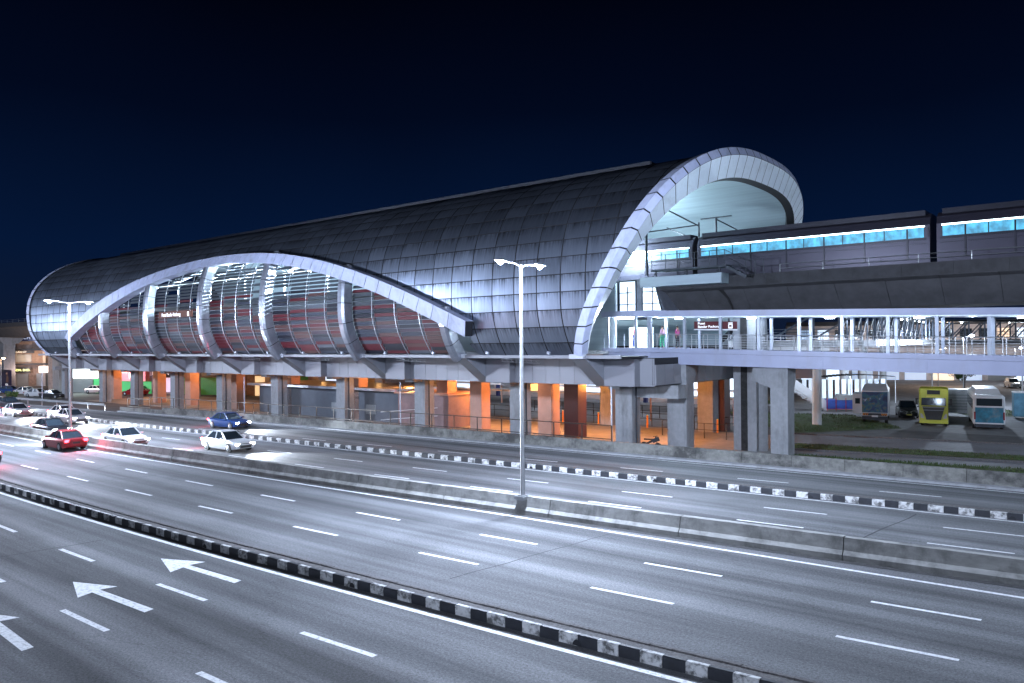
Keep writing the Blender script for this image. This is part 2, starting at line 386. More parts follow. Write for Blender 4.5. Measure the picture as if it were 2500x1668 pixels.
# striped kerbs: one long divider each, blocks alternating black and white
def kerb(f0, s0, s1, label, w=.62, hgt=.28):
    mb = MB(); mb2 = MB(); s = s0; k = 0; r2 = random.Random(int(s0))
    while s < s1:
        L = .58+r2.uniform(-.05, .05) if k % 2 else .57
        a, b = s+.006, s+L-.006
        for side, (y0, y1) in enumerate(((0, .17), (w-.17, w))):
            mb.m = k % 2 if side == 0 else 3; zt = hgt+r2.uniform(-.006, .006); e = .03
            j = r2.uniform(-.012, .012)
            A = [(a, f0(a)+y0+j, 0), (a, f0(a)+y0+j, zt-e), (a, f0(a)+y0+e+j, zt), (a, f0(a)+y1-e+j, zt), (a, f0(a)+y1+j, zt-e), (a, f0(a)+y1+j, 0)]
            B = [(b, f0(b)+p[1]-f0(a), p[2]) for p in A]
            mb.loft([A, B], True, True)
        s += L; k += 1
    q = frange(s0, s1, 3)
    for a, b in zip(q, q[1:]): mb2.quad((a, f0(a)+.16, hgt-.03), (b, f0(b)+.16, hgt-.03), (b, f0(b)+w-.16, hgt-.03), (a, f0(a)+w-.16, hgt-.03))
    for p in frange(s0+2, s1, 8.2):   # drain openings at the foot of the blocks
        A = [(p+.13*math.cos(x), f0(p)-.02, .015+.15*math.sin(x)) for x in [i*math.pi/8 for i in range(9)]]
        mb.m = 2; mb.poly(A); 
    t = thing('kerb_divider', label, 'kerb', W(-30, f0(-30), 0), RZ)
    mb.F = None
    mb.v = [STZ @ p for p in mb.v]; mb2.v = [STZ @ p for p in mb2.v]
    mb.build('kerb_blocks', [M['kerbb'], M['kerbw'], M['joint'], M['kerbtop']], t); mb2.build('infill', M['kerbtop'], t)
    return t
kerb(kn, -95, 30, 'nearer black and white striped kerb dividing slip road from main carriageway')
kerb(fk, -170, 45, 'farther black and white striped kerb between main carriageway and frontage road')

# concrete median barrier
t = thing('median_barrier', 'long stained concrete barrier between the two main carriageways', 'barrier', W(-30, bb(-30), 0), RZ)
mb = MB(STZ); s = -170; r2 = random.Random(3)
while s < 48:
    L = 6; a, b = s+.015, s+L-.015; j = r2.uniform(-.02, .02); hz = .78+r2.uniform(-.01, .01)
    prof = [(0, 0), (0, .2), (.12, .34), (.2, hz), (.5, hz), (.58, .34), (.7, .2), (.7, 0)]
    mb.loft([[(x, bb(x)+p+j, z) for p, z in prof] for x in (a, b)], True, True); s += L
mb.build('barrier_wall', M['barr'], t)
mb = MB(STZ)
q = frange(-170, 48, 4)
for a, b in zip(q, q[1:]): mb.quad((a, bb(a)-.28, .012), (b, bb(b)-.28, .012), (b, bb(b)+.01, .012), (a, bb(a)+.01, .012))
mb.build('drain_channel', mat('gutter_dirt', (.035, .035, .036), .9, var=.5, scale=5, bump=.5), t)

# lamp posts standing on the barrier
def make_lamp():
    r = thing('street_lamp', '', 'street lamp', group='lamp posts along the median barrier')
    p = MB(); p.tube((0, 0, 0), (0, 0, 10.35), .105, .06, 12); p.build('pole', M['galv'], r, smooth=True)
    p = MB(); p.cbox((0, 0, .02), (.34, .34, .04)); p.cbox((0, 0, -.08), (.55, .62, .16)); p.build('base_plate', M['galv'], r)
    for sg in (-1, 1):
        a = MB()
        pts = [(0, 0, 10.25), (0, sg*.3, 10.36), (0, sg*.7, 10.42), (0, sg*1.05, 10.42)]
        for u, w_ in zip(pts, pts[1:]): a.tube(u, w_, .04, .035, 8)
        ao = a.build('arm', M['galv'], r, smooth=True)
        hd = MB(); rings = []
        for yy, hw_, hh in ((1.0, .06, .05), (1.15, .15, .09), (1.5, .17, .10), (1.8, .10, .05)):
            rings.append([(hw_*math.cos(x), sg*yy, 10.44+(hh if math.sin(x) > 0 else .03)*math.sin(x)) for x in [2*math.pi*i/10 for i in range(10)]])
        hd.loft(rings, True, True); ho = hd.build('lamp_head', M['galv'], ao, smooth=True)
        ln = MB(); ln.lathe([(0.01, -.16), (.10, -.12), (.14, -.05), (.15, .0)], (0, sg*1.42, 10.42), 14); ln.build('lamp_lens', M['lampw'], ao, smooth=True)
    return r
lamp0 = make_lamp()
lampspots = [(-21.5, 27.05, 'galvanised lamp post in the centre of the picture, bright twin head'), (-64.8, 25.0, 'galvanised lamp post near the left end of the station roof'),
             (21.5, 30.3, 'galvanised lamp post beyond the right edge of the view'), (-108, 24.6, 'galvanised lamp post beyond the left edge of the view'), (-151, 24.7, 'farthest galvanised lamp post of the median row')]
for i, (s, t_, lb) in enumerate(lampspots):
    o = lamp0 if i == 0 else copy_tree(lamp0)
    o.location = W(s, t_+.3 if i > 1 else t_+.2, .80); o.rotation_euler = (0, 0, RZ); o['label'] = lb
    for sg in (-1, 1):
        p = W(s, t_+sg*1.42+.2, 10.95)
        light('POINT', p, 17000, COOL, size=.3)

# retaining wall on the far side of the frontage road
t = thing('retaining_wall', 'low concrete retaining wall along the far edge of the highway, black stains', 'wall', W(-40, wb(-40), 0), RZ)
mb = MB(STZ); s = -94
while s < 58:
    a, b = s+.01, s+3.0-.01
    zt = .85 if s > -88 else .55
    prof = [(0, -.02), (.03, zt), (.32, zt), (.34, GZ)]
    mb.loft([[(x, wb(x)+p, z) for p, z in prof] for x in (a, b)], True, True); s += 3.0
mb.build('wall_panels', M['wall'], t)
mb = MB(STZ); q = frange(-94, 58, 3)
for a, b in zip(q, q[1:]): mb.loft([[(x, wb(x)-.34, .004), (x, wb(x)-.34, .12), (x, wb(x)+.01, .16), (x, wb(x)+.01, .004)] for x in (a, b)], True, False)
mb.build('footing', M['conc'], t)
# fence
t = thing('pedestrian_fence', 'brown steel post and rail fence standing on the retaining wall', 'fence', W(-60, wb(-60)+.17, .85), RZ)
def ft(s): return wb(s)+.18
fs = frange(-92.5, -28.2, 2.42)
for s in fs:
    mb = MB(STZ); z0 = .85 if s > -88 else .55
    mb.box(s-.03, s+.03, ft(s)-.03, ft(s)+.03, z0, z0+1.08); mb.build('post', M['fsteel'], t)
mb = MB(STZ)
for a, b in zip(fs, fs[1:]):
    z0 = .85 if a > -88 else .55
    for z in (.14, 1.08): mb.beam((a, ft(a), z0+z), (b, ft(b), z0+z), .06, .06)
mb.build('rail', M['fsteel'], t)
# guardrail further left
t = thing('guardrail', 'galvanised W-beam guardrail beside the left carriageway', 'guardrail', W(-120, wb(-120)-.2, 0), RZ)
q = frange(-190, -97, 4)
mb = MB(STZ)
for a, b in zip(q, q[1:]):
    mb.loft([[(x, wb(x)+dy, z) for dy, z in ((-.25, .85), (-.32, .77), (-.25, .70), (-.32, .62), (-.25, .55))] for x in (a, b)], False)
mb.build('beam', M['galv'], t)
for a in q:
    mb = MB(STZ); mb.box(a-.06, a+.06, wb(a)-.22, wb(a)-.1, 0, .8); mb.build('post', M['galv'], t)

# ------------------------------------------------------------------ STATION
TB, AA, ZM, HH, H2, PE, ZB = 45.1, 15.35, 10.87, 11.08, 8.15, .76, 6.65
phis = np.linspace(-.95, math.pi+.95, 900)
cs, sn = np.cos(phis), np.sin(phis)
tt = TB+AA-AA*np.sign(cs)*np.abs(cs)**PE
zz = ZM+np.where(sn >= 0, HH*np.abs(sn)**PE, H2*sn)
k = zz >= ZB; tt, zz = tt[k], zz[k]
vv = np.concatenate([[0], np.cumsum(np.hypot(np.diff(tt), np.diff(zz)))])
dt, dz = np.gradient(tt, vv), np.gradient(zz, vv)
nl = np.hypot(dt, dz); NT, NZ = -dz/nl, dt/nl          # outward normal
VMAX = float(vv[-1]); icr = int(np.argmax(zz)); VCR = float(vv[icr])
def sec(v_, off=0.0):
    v_ = min(max(v_, 0), VMAX)
    a = float(np.interp(v_, vv, tt)); b = float(np.interp(v_, vv, zz)); n1_ = float(np.interp(v_, vv, NT)); n2_ = float(np.interp(v_, vv, NZ))
    return a+n1_*off, b+n2_*off
def vz(z): return float(np.interp(z, zz[:icr], vv[:icr]))
def srr(z): q = (z-6.7)/10; return -31.18+5.74*q-.08*q*q
def srl(z): q = max(0, (z-6.7)/10); return -(127.14+9.69*q-6.01*q*q)
AT = np.array([(-114.98, 9.52), (-111.54, 11.17), (-106.66, 12.86), (-102.09, 14.32), (-97.21, 15.6), (-90.3, 16.65), (-83.17, 17.34), (-78.52, 17.51), (-69.85, 17.23), (-66.27, 16.74), (-60.08, 15.72), (-54.63, 14.56), (-49.79, 12.94), (-45.56, 11.48), (-42.39, 10.16), (-40.48, 9.47)])
AB = np.array([(-115.44, 8.57), (-106.9, 11.05), (-103.22, 12.44), (-100.13, 13.35), (-95.11, 14.7), (-88.83, 15.6), (-80.72, 16.41), (-75.06, 16.32), (-68.84, 15.98), (-64.51, 15.49), (-59.25, 14.51), (-54.71, 13.43), (-52.77, 12.81), (-49.73, 11.66), (-45.89, 10.18), (-42.57, 8.89), (-41.35, 8.51)])
pT = np.polyfit((AT[:, 0]+78)/40, AT[:, 1], 5); pB = np.polyfit((AB[:, 0]+78)/40, AB[:, 1], 5)
def zT(s): return float(np.polyval(pT, (s+78)/40))
def zBt(s): return float(np.polyval(pB, (s+78)/40))
def varch(s):
    if s < -115.2 or s > -41.2: return -1
    return vz(.5*(zT(s)+zBt(s)))
st = thing('railway_station', 'huge tubular elevated station clad in dark metal panels with arched louvred opening', 'station', W(-79, 60, GZ), RZ)
# roof skin
sk = MB(STZ); ul = MB(STZ)
PS = 2.13; PV = VMAX/round(VMAX/1.27); nrow = int(round(VMAX/PV))
sj = [-29.87+PS*4-PS*i for i in range(56)]
r3 = random.Random(11)
for j in range(nrow):
    v0, v1 = j*PV, (j+1)*PV
    zmid = sec((v0+v1)/2)[1]
    for sb, sa in zip(sj, sj[1:]):
        tone = .37*(1+r3.uniform(-.16, .16)); col = (tone*.82, tone*.95, tone*1.2)
        for dst, gap, off, nu in ((sk, .045, .03, 4), (ul, 0, 0, 4)):
            tw = (r3.uniform(-.03, .03), r3.uniform(-.03, .03)) if dst is sk else (0, 0)
            g0 = gap; rows_ = [v0+g0*.8, (v0+v1)/2, v1-g0*.8]
            grid = []; ok = False
            for u in range(nu+1):
                s_ = sa+g0+(sb-sa-2*g0)*u/nu; colp = []
                for v_ in rows_:
                    z_ = sec(v_)[1]; s2 = min(max(s_, srl(z_)+g0), srr(z_)-g0)
                    vl = varch(s2); vq = v_
                    if vl > 0: vq = max(v_, min(vl, rows_[-1]))
                    a, b = sec(vq, off+tw[0]*(u/nu-.5)+tw[1]*((vq-v0)/PV-.5)+(.012*math.sin(math.pi*u/nu) if dst is sk else 0)); colp.append((s2, a, b, vq))
                grid.append(colp)
            for u in range(nu):
                for q in range(2):
                    A, B, C_, D = grid[u][q], grid[u+1][q], grid[u+1][q+1], grid[u][q+1]
                    w1 = max(abs(B[0]-A[0]), abs(C_[0]-D[0])); h1 = max(abs(D[3]-A[3]), abs(C_[3]-B[3]))
                    if w1 < .02 or h1 < .02: continue
                    uvf = [(p[0]/PS, (p[3]-v0)/PV*.999+j) for p in (A, B, C_, D)]
                    dst.quad(A[:3], B[:3], C_[:3], D[:3], col if dst is sk else None, uvf if dst is sk else None)
sk.build('roof_skin', M['roof'], st, smooth=True); ul.build('roof_underlay', M['joint'], st, smooth=True)
# inner ceiling
ce = MB(STZ); vs = frange(0, VMAX, 1.4); q = frange(-126, -33, 6)
def sg_pts(v_, off, s_):
    a, b = sec(v_, off); z_ = sec(v_)[1]
    return (min(max(s_, srl(z_)+.3), srr(z_)-.6), a, b)
sq = q+[-28, -24, -20]
for a, b in zip(sq, sq[1:]):
    for c, d in zip(vs, vs[1:]):
        sm = (a+b)/2
        vl = varch(sm)
        if vl > 0 and (c+d)/2 < vl+.5: continue
        P_ = [sg_pts(c, -.95, a), sg_pts(c, -.95, b), sg_pts(d, -.95, b), sg_pts(d, -.95, a)]
        if abs(P_[0][0]-P_[1][0]) < .01 and abs(P_[2][0]-P_[3][0]) < .01: continue
        ce.quad(*P_)
ce.build('inner_ceiling', M['ceil'], st, smooth=True)
# portal rim: casing + soffit band
cas = MB(STZ); cj = MB(STZ); bnd = MB(STZ)
nv = int(round(VMAX/1.28)); vs = [VMAX*i/nv for i in range(nv+1)]
def band(dst, v0, v1, f):
    """quad between two profile pairs f(v)->(p,q)"""
    n = 3
    for i in range(n):
        a = v0+(v1-v0)*i/n; b = v0+(v1-v0)*(i+1)/n
        p0, q0 = f(a); p1, q1 = f(b); dst.quad(p0, p1, q1, q0)
def mk(off0, ds0, off1, ds1):
    def f(v_):
        z_ = sec(v_)[1]; s_ = srr(z_); a = sec(v_, off0); b = sec(v_, off1)
        return (s_+ds0, a[0], a[1]), (s_+ds1, b[0], b[1])
    return f
for a, b in zip(vs, vs[1:]):
    gp = .05
    band(cas, a+gp, b-gp, mk(.22, -.75, .30, 0)); band(cas, a+gp, b-gp, mk(.30, 0, -.25, .22)); band(cas, a+gp, b-gp, mk(.03, -.80, .22, -.75))
    band(bnd, a+gp*.6, b-gp*.6, mk(-.28, .20, -1.85, -.35))
    for f in (mk(.20, -.75, .28, -.03), mk(.28, -.03, -.27, .19), mk(-.26, .18, -1.84, -.38), mk(-1.85, -.36, -2.0, -1.0), mk(-2.0, -1.0, -.9, -1.3)): band(cj, a, b, f)
cas.build('portal_casing', M['trim'], st, smooth=True); bnd.build('portal_soffit', M['soffit'], st, smooth=True); cj.build('portal_backing', M['joint'], st, smooth=True)
cas = MB(STZ); cj = MB(STZ)
def mkl(off0, ds0, off1, ds1):
    def f(v_):
        z_ = sec(v_)[1]; s_ = srl(z_); a = sec(v_, off0); b = sec(v_, off1)
        return (s_+ds0, a[0], a[1]), (s_+ds1, b[0], b[1])
    return f
for a, b in zip(vs, vs[1:]):
    band(cas, a+.05, b-.05, mkl(.18, .6, .26, -.2)); band(cas, a+.05, b-.05, mkl(.26, -.2, -.7, -.35))
    for f in (mkl(.16, .6, .24, -.16), mkl(.24, -.16, -.69, -.32), mkl(-.7, -.3, -1.0, .6)): band(cj, a, b, f)
cas.build('rear_casing', M['trim'], st, smooth=True); cj.build('rear_backing', M['joint'], st, smooth=True)
# ridge parapet strip
rp = MB(STZ); s = -125.9
while s < -31.2:
    L = min(2.35, -31.0-s); rp.box(s+.02, s+L-.02, 56.6, 56.85, 21.6, 22.55); s += L
rp.build('ridge_parapet', mat('ridge_white', (.78, .80, .86), .5, var=.06), st)
rp = MB(STZ); rp.box(-125.8, -31.0, 56.87, 63.5, 21.5, 22.5); rp.build('ridge_box', M['joint'], st)
# arch band
ab = MB(STZ); aj = MB(STZ); na = 46
def nearT(z): return float(np.interp(z, zz[:icr], tt[:icr]))
def archring(s_, o):
    sl_ = (zT(s_+.3)-zT(s_-.3))/.6; s2 = s_+max(-.9, min(.9, sl_*1.15)); zt, zb = zT(s_), zBt(s2)
    return [(s_, nearT(zt)-.95, zt), (s2, nearT(zb)-.95, zb), (s2, nearT(zb)+.35, zb+.06), (s_, nearT(zt)+.35, zt+.02)]
sa_ = [-115.9+(-40.5+115.9)*i/na for i in range(na+1)]
for a, b in zip(sa_, sa_[1:]):
    ab.loft([archring(a+.03, 0), archring(b-.03, 0)], True, True)
    aj.loft([[(p[0], p[1]+.04, p[2]+(-.03 if i in (0, 3) else .03)) for i, p in enumerate(archring(x, 0))] for x in (a, b)], True, True)
ab.build('arch_band', M['trim'], st); aj.build('arch_backing', M['joint'], st)
# ribs
ribs = [-117.2, -104.7, -92.6, -80.2, -68.2, -55.8, -43.3]
for s_ in ribs:
    lo = 6.7; hi = (zT(s_)+.1) if -115 < s_ < -41 else (8.6 if s_ < -100 else 9.6)
    hi = min(hi, zT(min(max(s_, -114.5), -41.5))+.15)
    mb = MB(STZ); mj = MB(STZ); v0, v1 = 0.0, vz(hi); n = max(2, int((v1-v0)/1.45)); w = .40
    for i in range(n):
        a, b = v0+(v1-v0)*i/n, v0+(v1-v0)*(i+1)/n
        for dst, gp, ex in ((mb, .03, 0), (mj, 0, -.025)):
            rings = []
            for kx in range(4):
                v_ = a+gp+(b-a-2*gp)*kx/3; tp = 1.0 if v_ < v1-1.2 else max(.45, (v1-v_)/1.2)
                ring = []
                for dx, of in ((-w, -.3), (-w, .45*tp+.1), (-w+.13, .68*tp+.1), (w-.13, .68*tp+.1), (w, .45*tp+.1), (w, -.3)):
                    p = sec(v_, of+ex); ring.append((s_+dx*(1+ex), p[0], p[1]))
                rings.append(ring)
            dst.loft(rings, True, True)
    ro = mb.build('rib', M['rib'], st, smooth=False); mj.build('rib_core', M['joint'], ro)
# louvre screens
pal = [((.085, .004, .010), 28), ((.075, .03, .028), 22), ((.024, .03, .048), 20), ((.004, .005, .014), 18), ((.07, .08, .10), 6), ((.045, .025, .04), 6)]
pl = [c for c, n_ in pal for _ in range(n_)]
r4 = random.Random(5)
bays = list(zip(ribs, ribs[1:]))
for bi, (a, b) in enumerate(bays):
    mb = MB(STZ); mms = []
    a0, b0 = a+.42, b-.42; nb = 4
    for i in range(nb):
        x0 = a0+(b0-a0)*i/nb; x1 = a0+(b0-a0)*(i+1)/nb; xc = (x0+x1)/2
        zmax = zBt(min(max(xc, -115), -41.6)) if -115.3 < xc < -41.3 else 0
        v_ = .12
        while v_ < vz(max(zmax, 6.7))+.15:
            p, z_ = sec(v_, -.38); 
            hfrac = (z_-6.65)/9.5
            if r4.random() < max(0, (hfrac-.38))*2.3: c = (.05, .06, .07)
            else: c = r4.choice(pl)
            a1, b1 = sec(v_+.18, -.38); tx, tz = (a1-p)/.18, (b1-z_)/.18; nx, nz_ = -tz, tx
            th = R(14 if hfrac < .5 else 22); cx_, sx_ = math.cos(th), math.sin(th)
            ux, uz = tx*cx_-nx*sx_, tz*cx_-nz_*sx_       # slat chord direction: top edge tucked inward
            hw_ = .165 if hfrac < .5 else .155; px, pz = -uz*.02, ux*.02
            P0 = (p-ux*hw_, z_-uz*hw_); P1 = (p+ux*hw_, z_+uz*hw_); xa, xb = x0+.05, x1-.05
            ring = lambda X: [(X, P0[0]+px, P0[1]+pz), (X, P1[0]+px, P1[1]+pz), (X, P1[0]-px, P1[1]-pz), (X, P0[0]-px, P0[1]-pz)]
            # leave the odd blade out high up, where the photograph shows open gaps
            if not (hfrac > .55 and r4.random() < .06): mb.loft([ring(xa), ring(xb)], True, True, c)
            v_ += .385
        if i > 0:
            vm = vz(max(7, zBt(min(max(x0, -115), -41.6)))); q = frange(0, vm, .8)
            mm = MB(STZ); mms.append(mm)
            for c, d in zip(q, q[1:]):
                p = sec(c, -.12); p2 = sec(d, -.12); mm.tube((x0, p[0], p[1]), (x0, p2[0], p2[1]), .035, n=6)
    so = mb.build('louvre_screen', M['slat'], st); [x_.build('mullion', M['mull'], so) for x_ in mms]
# sill at the roof foot, soffit, fascia, struts
fa = MB(STZ); fj = MB(STZ); r5 = random.Random(9)
def fcol(k=1): 
    c = .25*k*(1+r5.uniform(-.07, .07)); return (c*.94, c*.96, c*1.06)
s = -131.5
while s < -27.3:
    L = 1.37; e = min(s+L, -27.2)
    fa.box(s+.015, e-.015, 50.0, 50.12, 4.42, 6.45, fcol()); s = e
fj.box(-131.5, -27.2, 50.03, 50.9, 4.44, 6.50)
s = -131.5
while s < -28:
    L = 3.05; e = min(s+L, -28)
    for a, b in ((46.85, 48.4), (48.42, 49.99)): fa.quad((s+.02, a, 6.52), (e-.02, a, 6.52), (e-.02, b, 6.46), (s+.02, b, 6.46), fcol(.95))
    fa.box(s+.015, e-.015, 46.62, 46.84, 6.50, 6.74, fcol()); s = e
fj.box(-131.5, -28, 46.8, 50.5, 6.53, 6.64)
tq = 50.0
while tq < 64:
    fa.box(-27.2, -27.08, tq+.015, min(tq+1.37, 64)-.015, 4.5, 6.0, fcol()); tq += 1.37
for x_ in frange(-27.1, -20.5, 1.35)[:-1]: fa.box(x_+.015, x_+1.33, 63.9, 64.02, 4.6, 6.3, fcol())
fj.box(-27.25, -27.21, 50.1, 64, 4.45, 6.5)
fa.build('fascia', M['fascia'], st); fj.build('fascia_backing', M['joint'], st)
struts = [-127.5, -117.2, -104.7, -92.6, -80.2, -68.2, -55.8, -43.3, -31.6]
for s_ in struts:
    mb = MB(STZ)
    def ring(w, a, b): return [(s_-w, a[0], a[1]), (s_+w, a[0], a[1]), (s_+w, b[0], b[1]), (s_-w, b[0], b[1])]
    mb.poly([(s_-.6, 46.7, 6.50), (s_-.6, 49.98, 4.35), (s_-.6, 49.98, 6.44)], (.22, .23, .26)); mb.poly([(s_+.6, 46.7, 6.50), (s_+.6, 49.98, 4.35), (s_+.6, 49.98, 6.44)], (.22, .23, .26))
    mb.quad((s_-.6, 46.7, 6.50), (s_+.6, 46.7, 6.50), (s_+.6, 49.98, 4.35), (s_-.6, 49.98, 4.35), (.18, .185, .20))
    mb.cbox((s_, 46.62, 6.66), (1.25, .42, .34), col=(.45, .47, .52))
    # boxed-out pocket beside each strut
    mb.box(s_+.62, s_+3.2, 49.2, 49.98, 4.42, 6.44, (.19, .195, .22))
    mb.build('strut', M['fascia'], st)
# small floodlights on the roof foot
for s_ in frange(-124, -34, 6.1):
    mb = MB(STZ); mb.cbox((s_, 46.35, 6.92), (.22, .2, .2), ry=.3); mb.tube((s_, 46.55, 6.74), (s_, 46.4, 6.86), .03, n=6); mb.build('floodlight', M['steelw'], st)
# lattice brackets
for s_ in [-112, -99, -86.5, -74, -62, -49.5, -37.5]:
    mb = MB(STZ)
    for z in (6.45, 6.25): mb.tube((s_-1.2, 46.5, z), (s_+2.6, 46.4, z-.12), .022, n=5)
    for k in range(8): x = s_-1.2+k*.48; mb.tube((x, 46.48, 6.45-.015*k), (x+.24, 46.46, 6.24-.015*k), .015, n=5)
    mb.build('bracket', M['galv'], st)
# columns
front = [(-136.3, 1.25), (-122.4, 1.2), (-112.2, 1.3), (-100.7, 1.25), (-89.1, 1.3), (-77.3, 1.4), (-65.4, 1.4), (-53.5, 1.4), (-41.7, 1.35), (-31.0, 1.5)]
for s_, w in front:
    for t0 in (52.0, 66.5):
        mb = MB(STZ); mb.box(s_-w/2, s_+w/2, t0, t0+1.25, GZ, 4.6); mb.box(s_-w/2-.02, s_+w/2+.02, t0-.02, t0+1.27, .9, .93); co_ = mb.build('column', M['conc'], st)
        if t0 < 60: mb = MB(STZ); mb.tube((s_+w/2+.08, t0+.5, GZ), (s_+w/2+.08, t0+.5, 4.4), .055, n=8); mb.build('drainpipe', M['dsteel'], co_)
for s_, m_ in [(-113.6, 'salmon'), (-104.2, 'salmon'), (-92.5, 'salmon'), (-80.5, 'salmon'), (-68, 'salmon'), (-54.4, 'salmon'), (-49.9, 'salmon'), (-41.6, 'orange'), (-38.7, 'maroon'), (-128, 'salmon')]:
    mb = MB(STZ); mb.box(s_-.75, s_+.75, 56.0, 57.3, GZ, 4.6); mb.build('column', M[m_ if m_ != 'orange' else 'salmon'], st)  # rear columns: orange of the sodium light put into the salmon colour
# underside slab with beams, concourse & platform floors
mb = MB(STZ); mb.box(-132, -27.5, 50.5, 70, 4.6, 5.0); 
for s_, w in front: mb.box(s_-.5, s_+.5, 50.6, 69.9, 4.1, 4.59)
mb.build('underdeck', M['conc'], st)
mb = MB(STZ); mb.box(-126, -33, 47.5, 73, 6.75, 7.0); mb.build('concourse_floor', M['conc'], st)
mb = MB(STZ); mb.box(-124, -34, 49.2, 55.3, 12.6, 12.95); mb.box(-124, -34, 65.6, 71.5, 12.6, 12.95); mb.build('platform_floor', M['conc'], st)
mb = MB(STZ); mb.box(-125, -33.2, 54.5, 54.7, 7.0, 12.59); mb.build('concourse_wall', M['ceil'], st)
for i, s_ in enumerate(frange(-118, -44, 6.2)):
    if i % 3: continue
    pass
# platform canopy frames seen through the louvres and the portal
mb = MB(STZ)
for s_ in frange(-116, -36, 8):
    mb.tube((s_, 52.6, 12.95), (s_, 52.6, 18.3), .13, n=8); mb.tube((s_, 52.6, 16.1), (s_-2.6, 52.6, 18.2), .07, n=6); mb.tube((s_, 52.6, 16.1), (s_+2.6, 52.6, 18.2), .07, n=6)
    mb.tube((s_, 52.6, 16.4), (s_, 57.5, 18.6), .07, n=6); mb.tube((s_, 48.8, 17), (s_, 52.6, 16.2), .07, n=6)
    mb.beam((s_, 47.4, 15.2), (s_, 56, 19.2), .18, .3)
for z, t_ in ((15.95, 52.2), (15.95, 53.1), (17.6, 51)): mb.beam((-118, t_, z), (-35, t_, z), .16, .2)
mb.build('canopy_frame', M['galv'], st)
for s_ in frange(-116, -36, 5):
    mb = MB(STZ); mb.box(s_, s_+3.6, 52.2, 52.45, 15.70, 15.80); mb.build('tube_light', M['tubew'], st)
for s_ in (-104, -88, -72, -57):
    light('POINT', W(s_, 53.5, 15.3), 10000, (.70, .88, 1), size=.5)
    light('POINT', W(s_, 60, 18.2), 5500, (.62, .80, 1), size=.8)
    light('POINT', W(s_, 50.5, 9.8), 350, (.75, .86, 1), size=.4)
# portal steelwork inside mouth
mb = MB(STZ)
for t_ in (54, 67):
    mb.tube((-30, t_, 12.9), (-30, t_, 19.0), .11, n=8); mb.tube((-30, t_, 16.2), (-35, t_, 18.6), .07, n=6); mb.tube((-30, t_, 16.2), (-38, t_, 16.6), .06, n=6)
    mb.tube((-30, t_, 18.9), (-27.2, t_+3.5, 16.9), .06, n=6); mb.tube((-27.2, t_+3.5, 15.6), (-27.2, t_+3.5, 17.2), .07, n=6); mb.tube((-30, t_, 16.3), (-27.2, t_+3.5, 17), .05, n=6)
    mb.beam((-31.5, t_, 19.05), (-28.5, t_, 19.05), .12, .12)
mb.build('tie_rods', M['dsteel'], st)
for s_ in (-33.6, -36.8):
    mb = MB(STZ); mb.box(s_, s_+2.6, 54.1, 54.5, 15.55, 15.7); mb.box(s_+.1, s_+2.5, 51.8, 52.2, 14.9, 15.05); mb.build('tube_light', emit('portal_tube', (.8, .95, 1), 30), st)
light('POINT', W(-33, 55.8, 15.0), 6500, (.66, .88, 1), size=.6)
pass
light('POINT', W(-36, 64, 16.9), 4200, (.66, .88, 1), size=.6)
# platform end wall
mb = MB(STZ); mb.box(-36.5, -33.0, 48.6, 54.0, 12.0, 15.0); mb.build('end_panel', M['dsteel'], st)
mb = MB(STZ); mb.box(-38, -33.5, 54.3, 54.4, 13.0, 15.2); mb.build('lit_panel', M['winw'], st)
# end room with glazing
mb = MB(STZ); mb.loft([[(-37, 55.05, 9.7), (-28.9, 55.05, 9.7), (-29.95, 55.05, 12.75), (-37, 55.05, 12.75)], [(-37, 62, 9.7), (-28.9, 62, 9.7), (-29.95, 62, 12.75), (-37, 62, 12.75)]], True, True)
mb.build('end_room', M['rib'], st)
for wi, pts in enumerate([[(-34.6, 9.9), (-33.25, 9.9), (-33.25, 12.6), (-34.6, 12.6)], [(-33.1, 9.9), (-31.55, 9.9), (-31.55, 12.65), (-33.1, 12.65)], [(-30.95, 9.9), (-29.15, 9.9), (-29.75, 12.1), (-30.95, 12.5)]]):
    mb = MB(STZ); mb.poly([(x, 55.02, z) for x, z in pts]); wo = mb.build('window', M['winw'], st)
    mf = MB(STZ)
    for p, q2 in zip(pts, pts[1:]+pts[:1]): mf.beam((p[0], 54.99, p[1]), (q2[0], 54.99, q2[1]), .08, .09)
    xm = (pts[0][0]+pts[1][0])/2; mf.beam((xm, 54.99, 9.95), (xm, 54.99, 12.2), .06, .06); mf.beam((pts[0][0], 54.99, 10.75), (pts[1][0]-.1, 54.99, 10.75), .06, .06)
    mf.beam((pts[0][0], 54.99, 11.7), (pts[1][0]-.35, 54.99, 11.7), .06, .06)
    mf.build('window_frame', M['dsteel'], wo)
light('POINT', W(-31.5, 53.9, 8.8), 500, (.75, .9, 1), size=.3)

# station name sign on louvres
sg = thing('station_sign', 'brown station name board fixed on the louvred opening', 'sign', W(-85.3, 44.4, 11.3), RZ)
mb = MB(STZ); mb.box(-88.95, -81.6, 44.35, 44.55, 10.98, 11.66); mb.build('board', M['signbr'], sg)
text('Pusat Bandar Puchong', .56, M['letter'], sg, W(-86.1, 44.33, 11.30), (-ET[0], -ET[1]), xs=.85, bold=.012)
mb = MB(STZ); mb.box(-82.45, -82.1, 44.32, 44.345, 11.06, 11.58); mb.build('rail_symbol', M['letter'], sg)

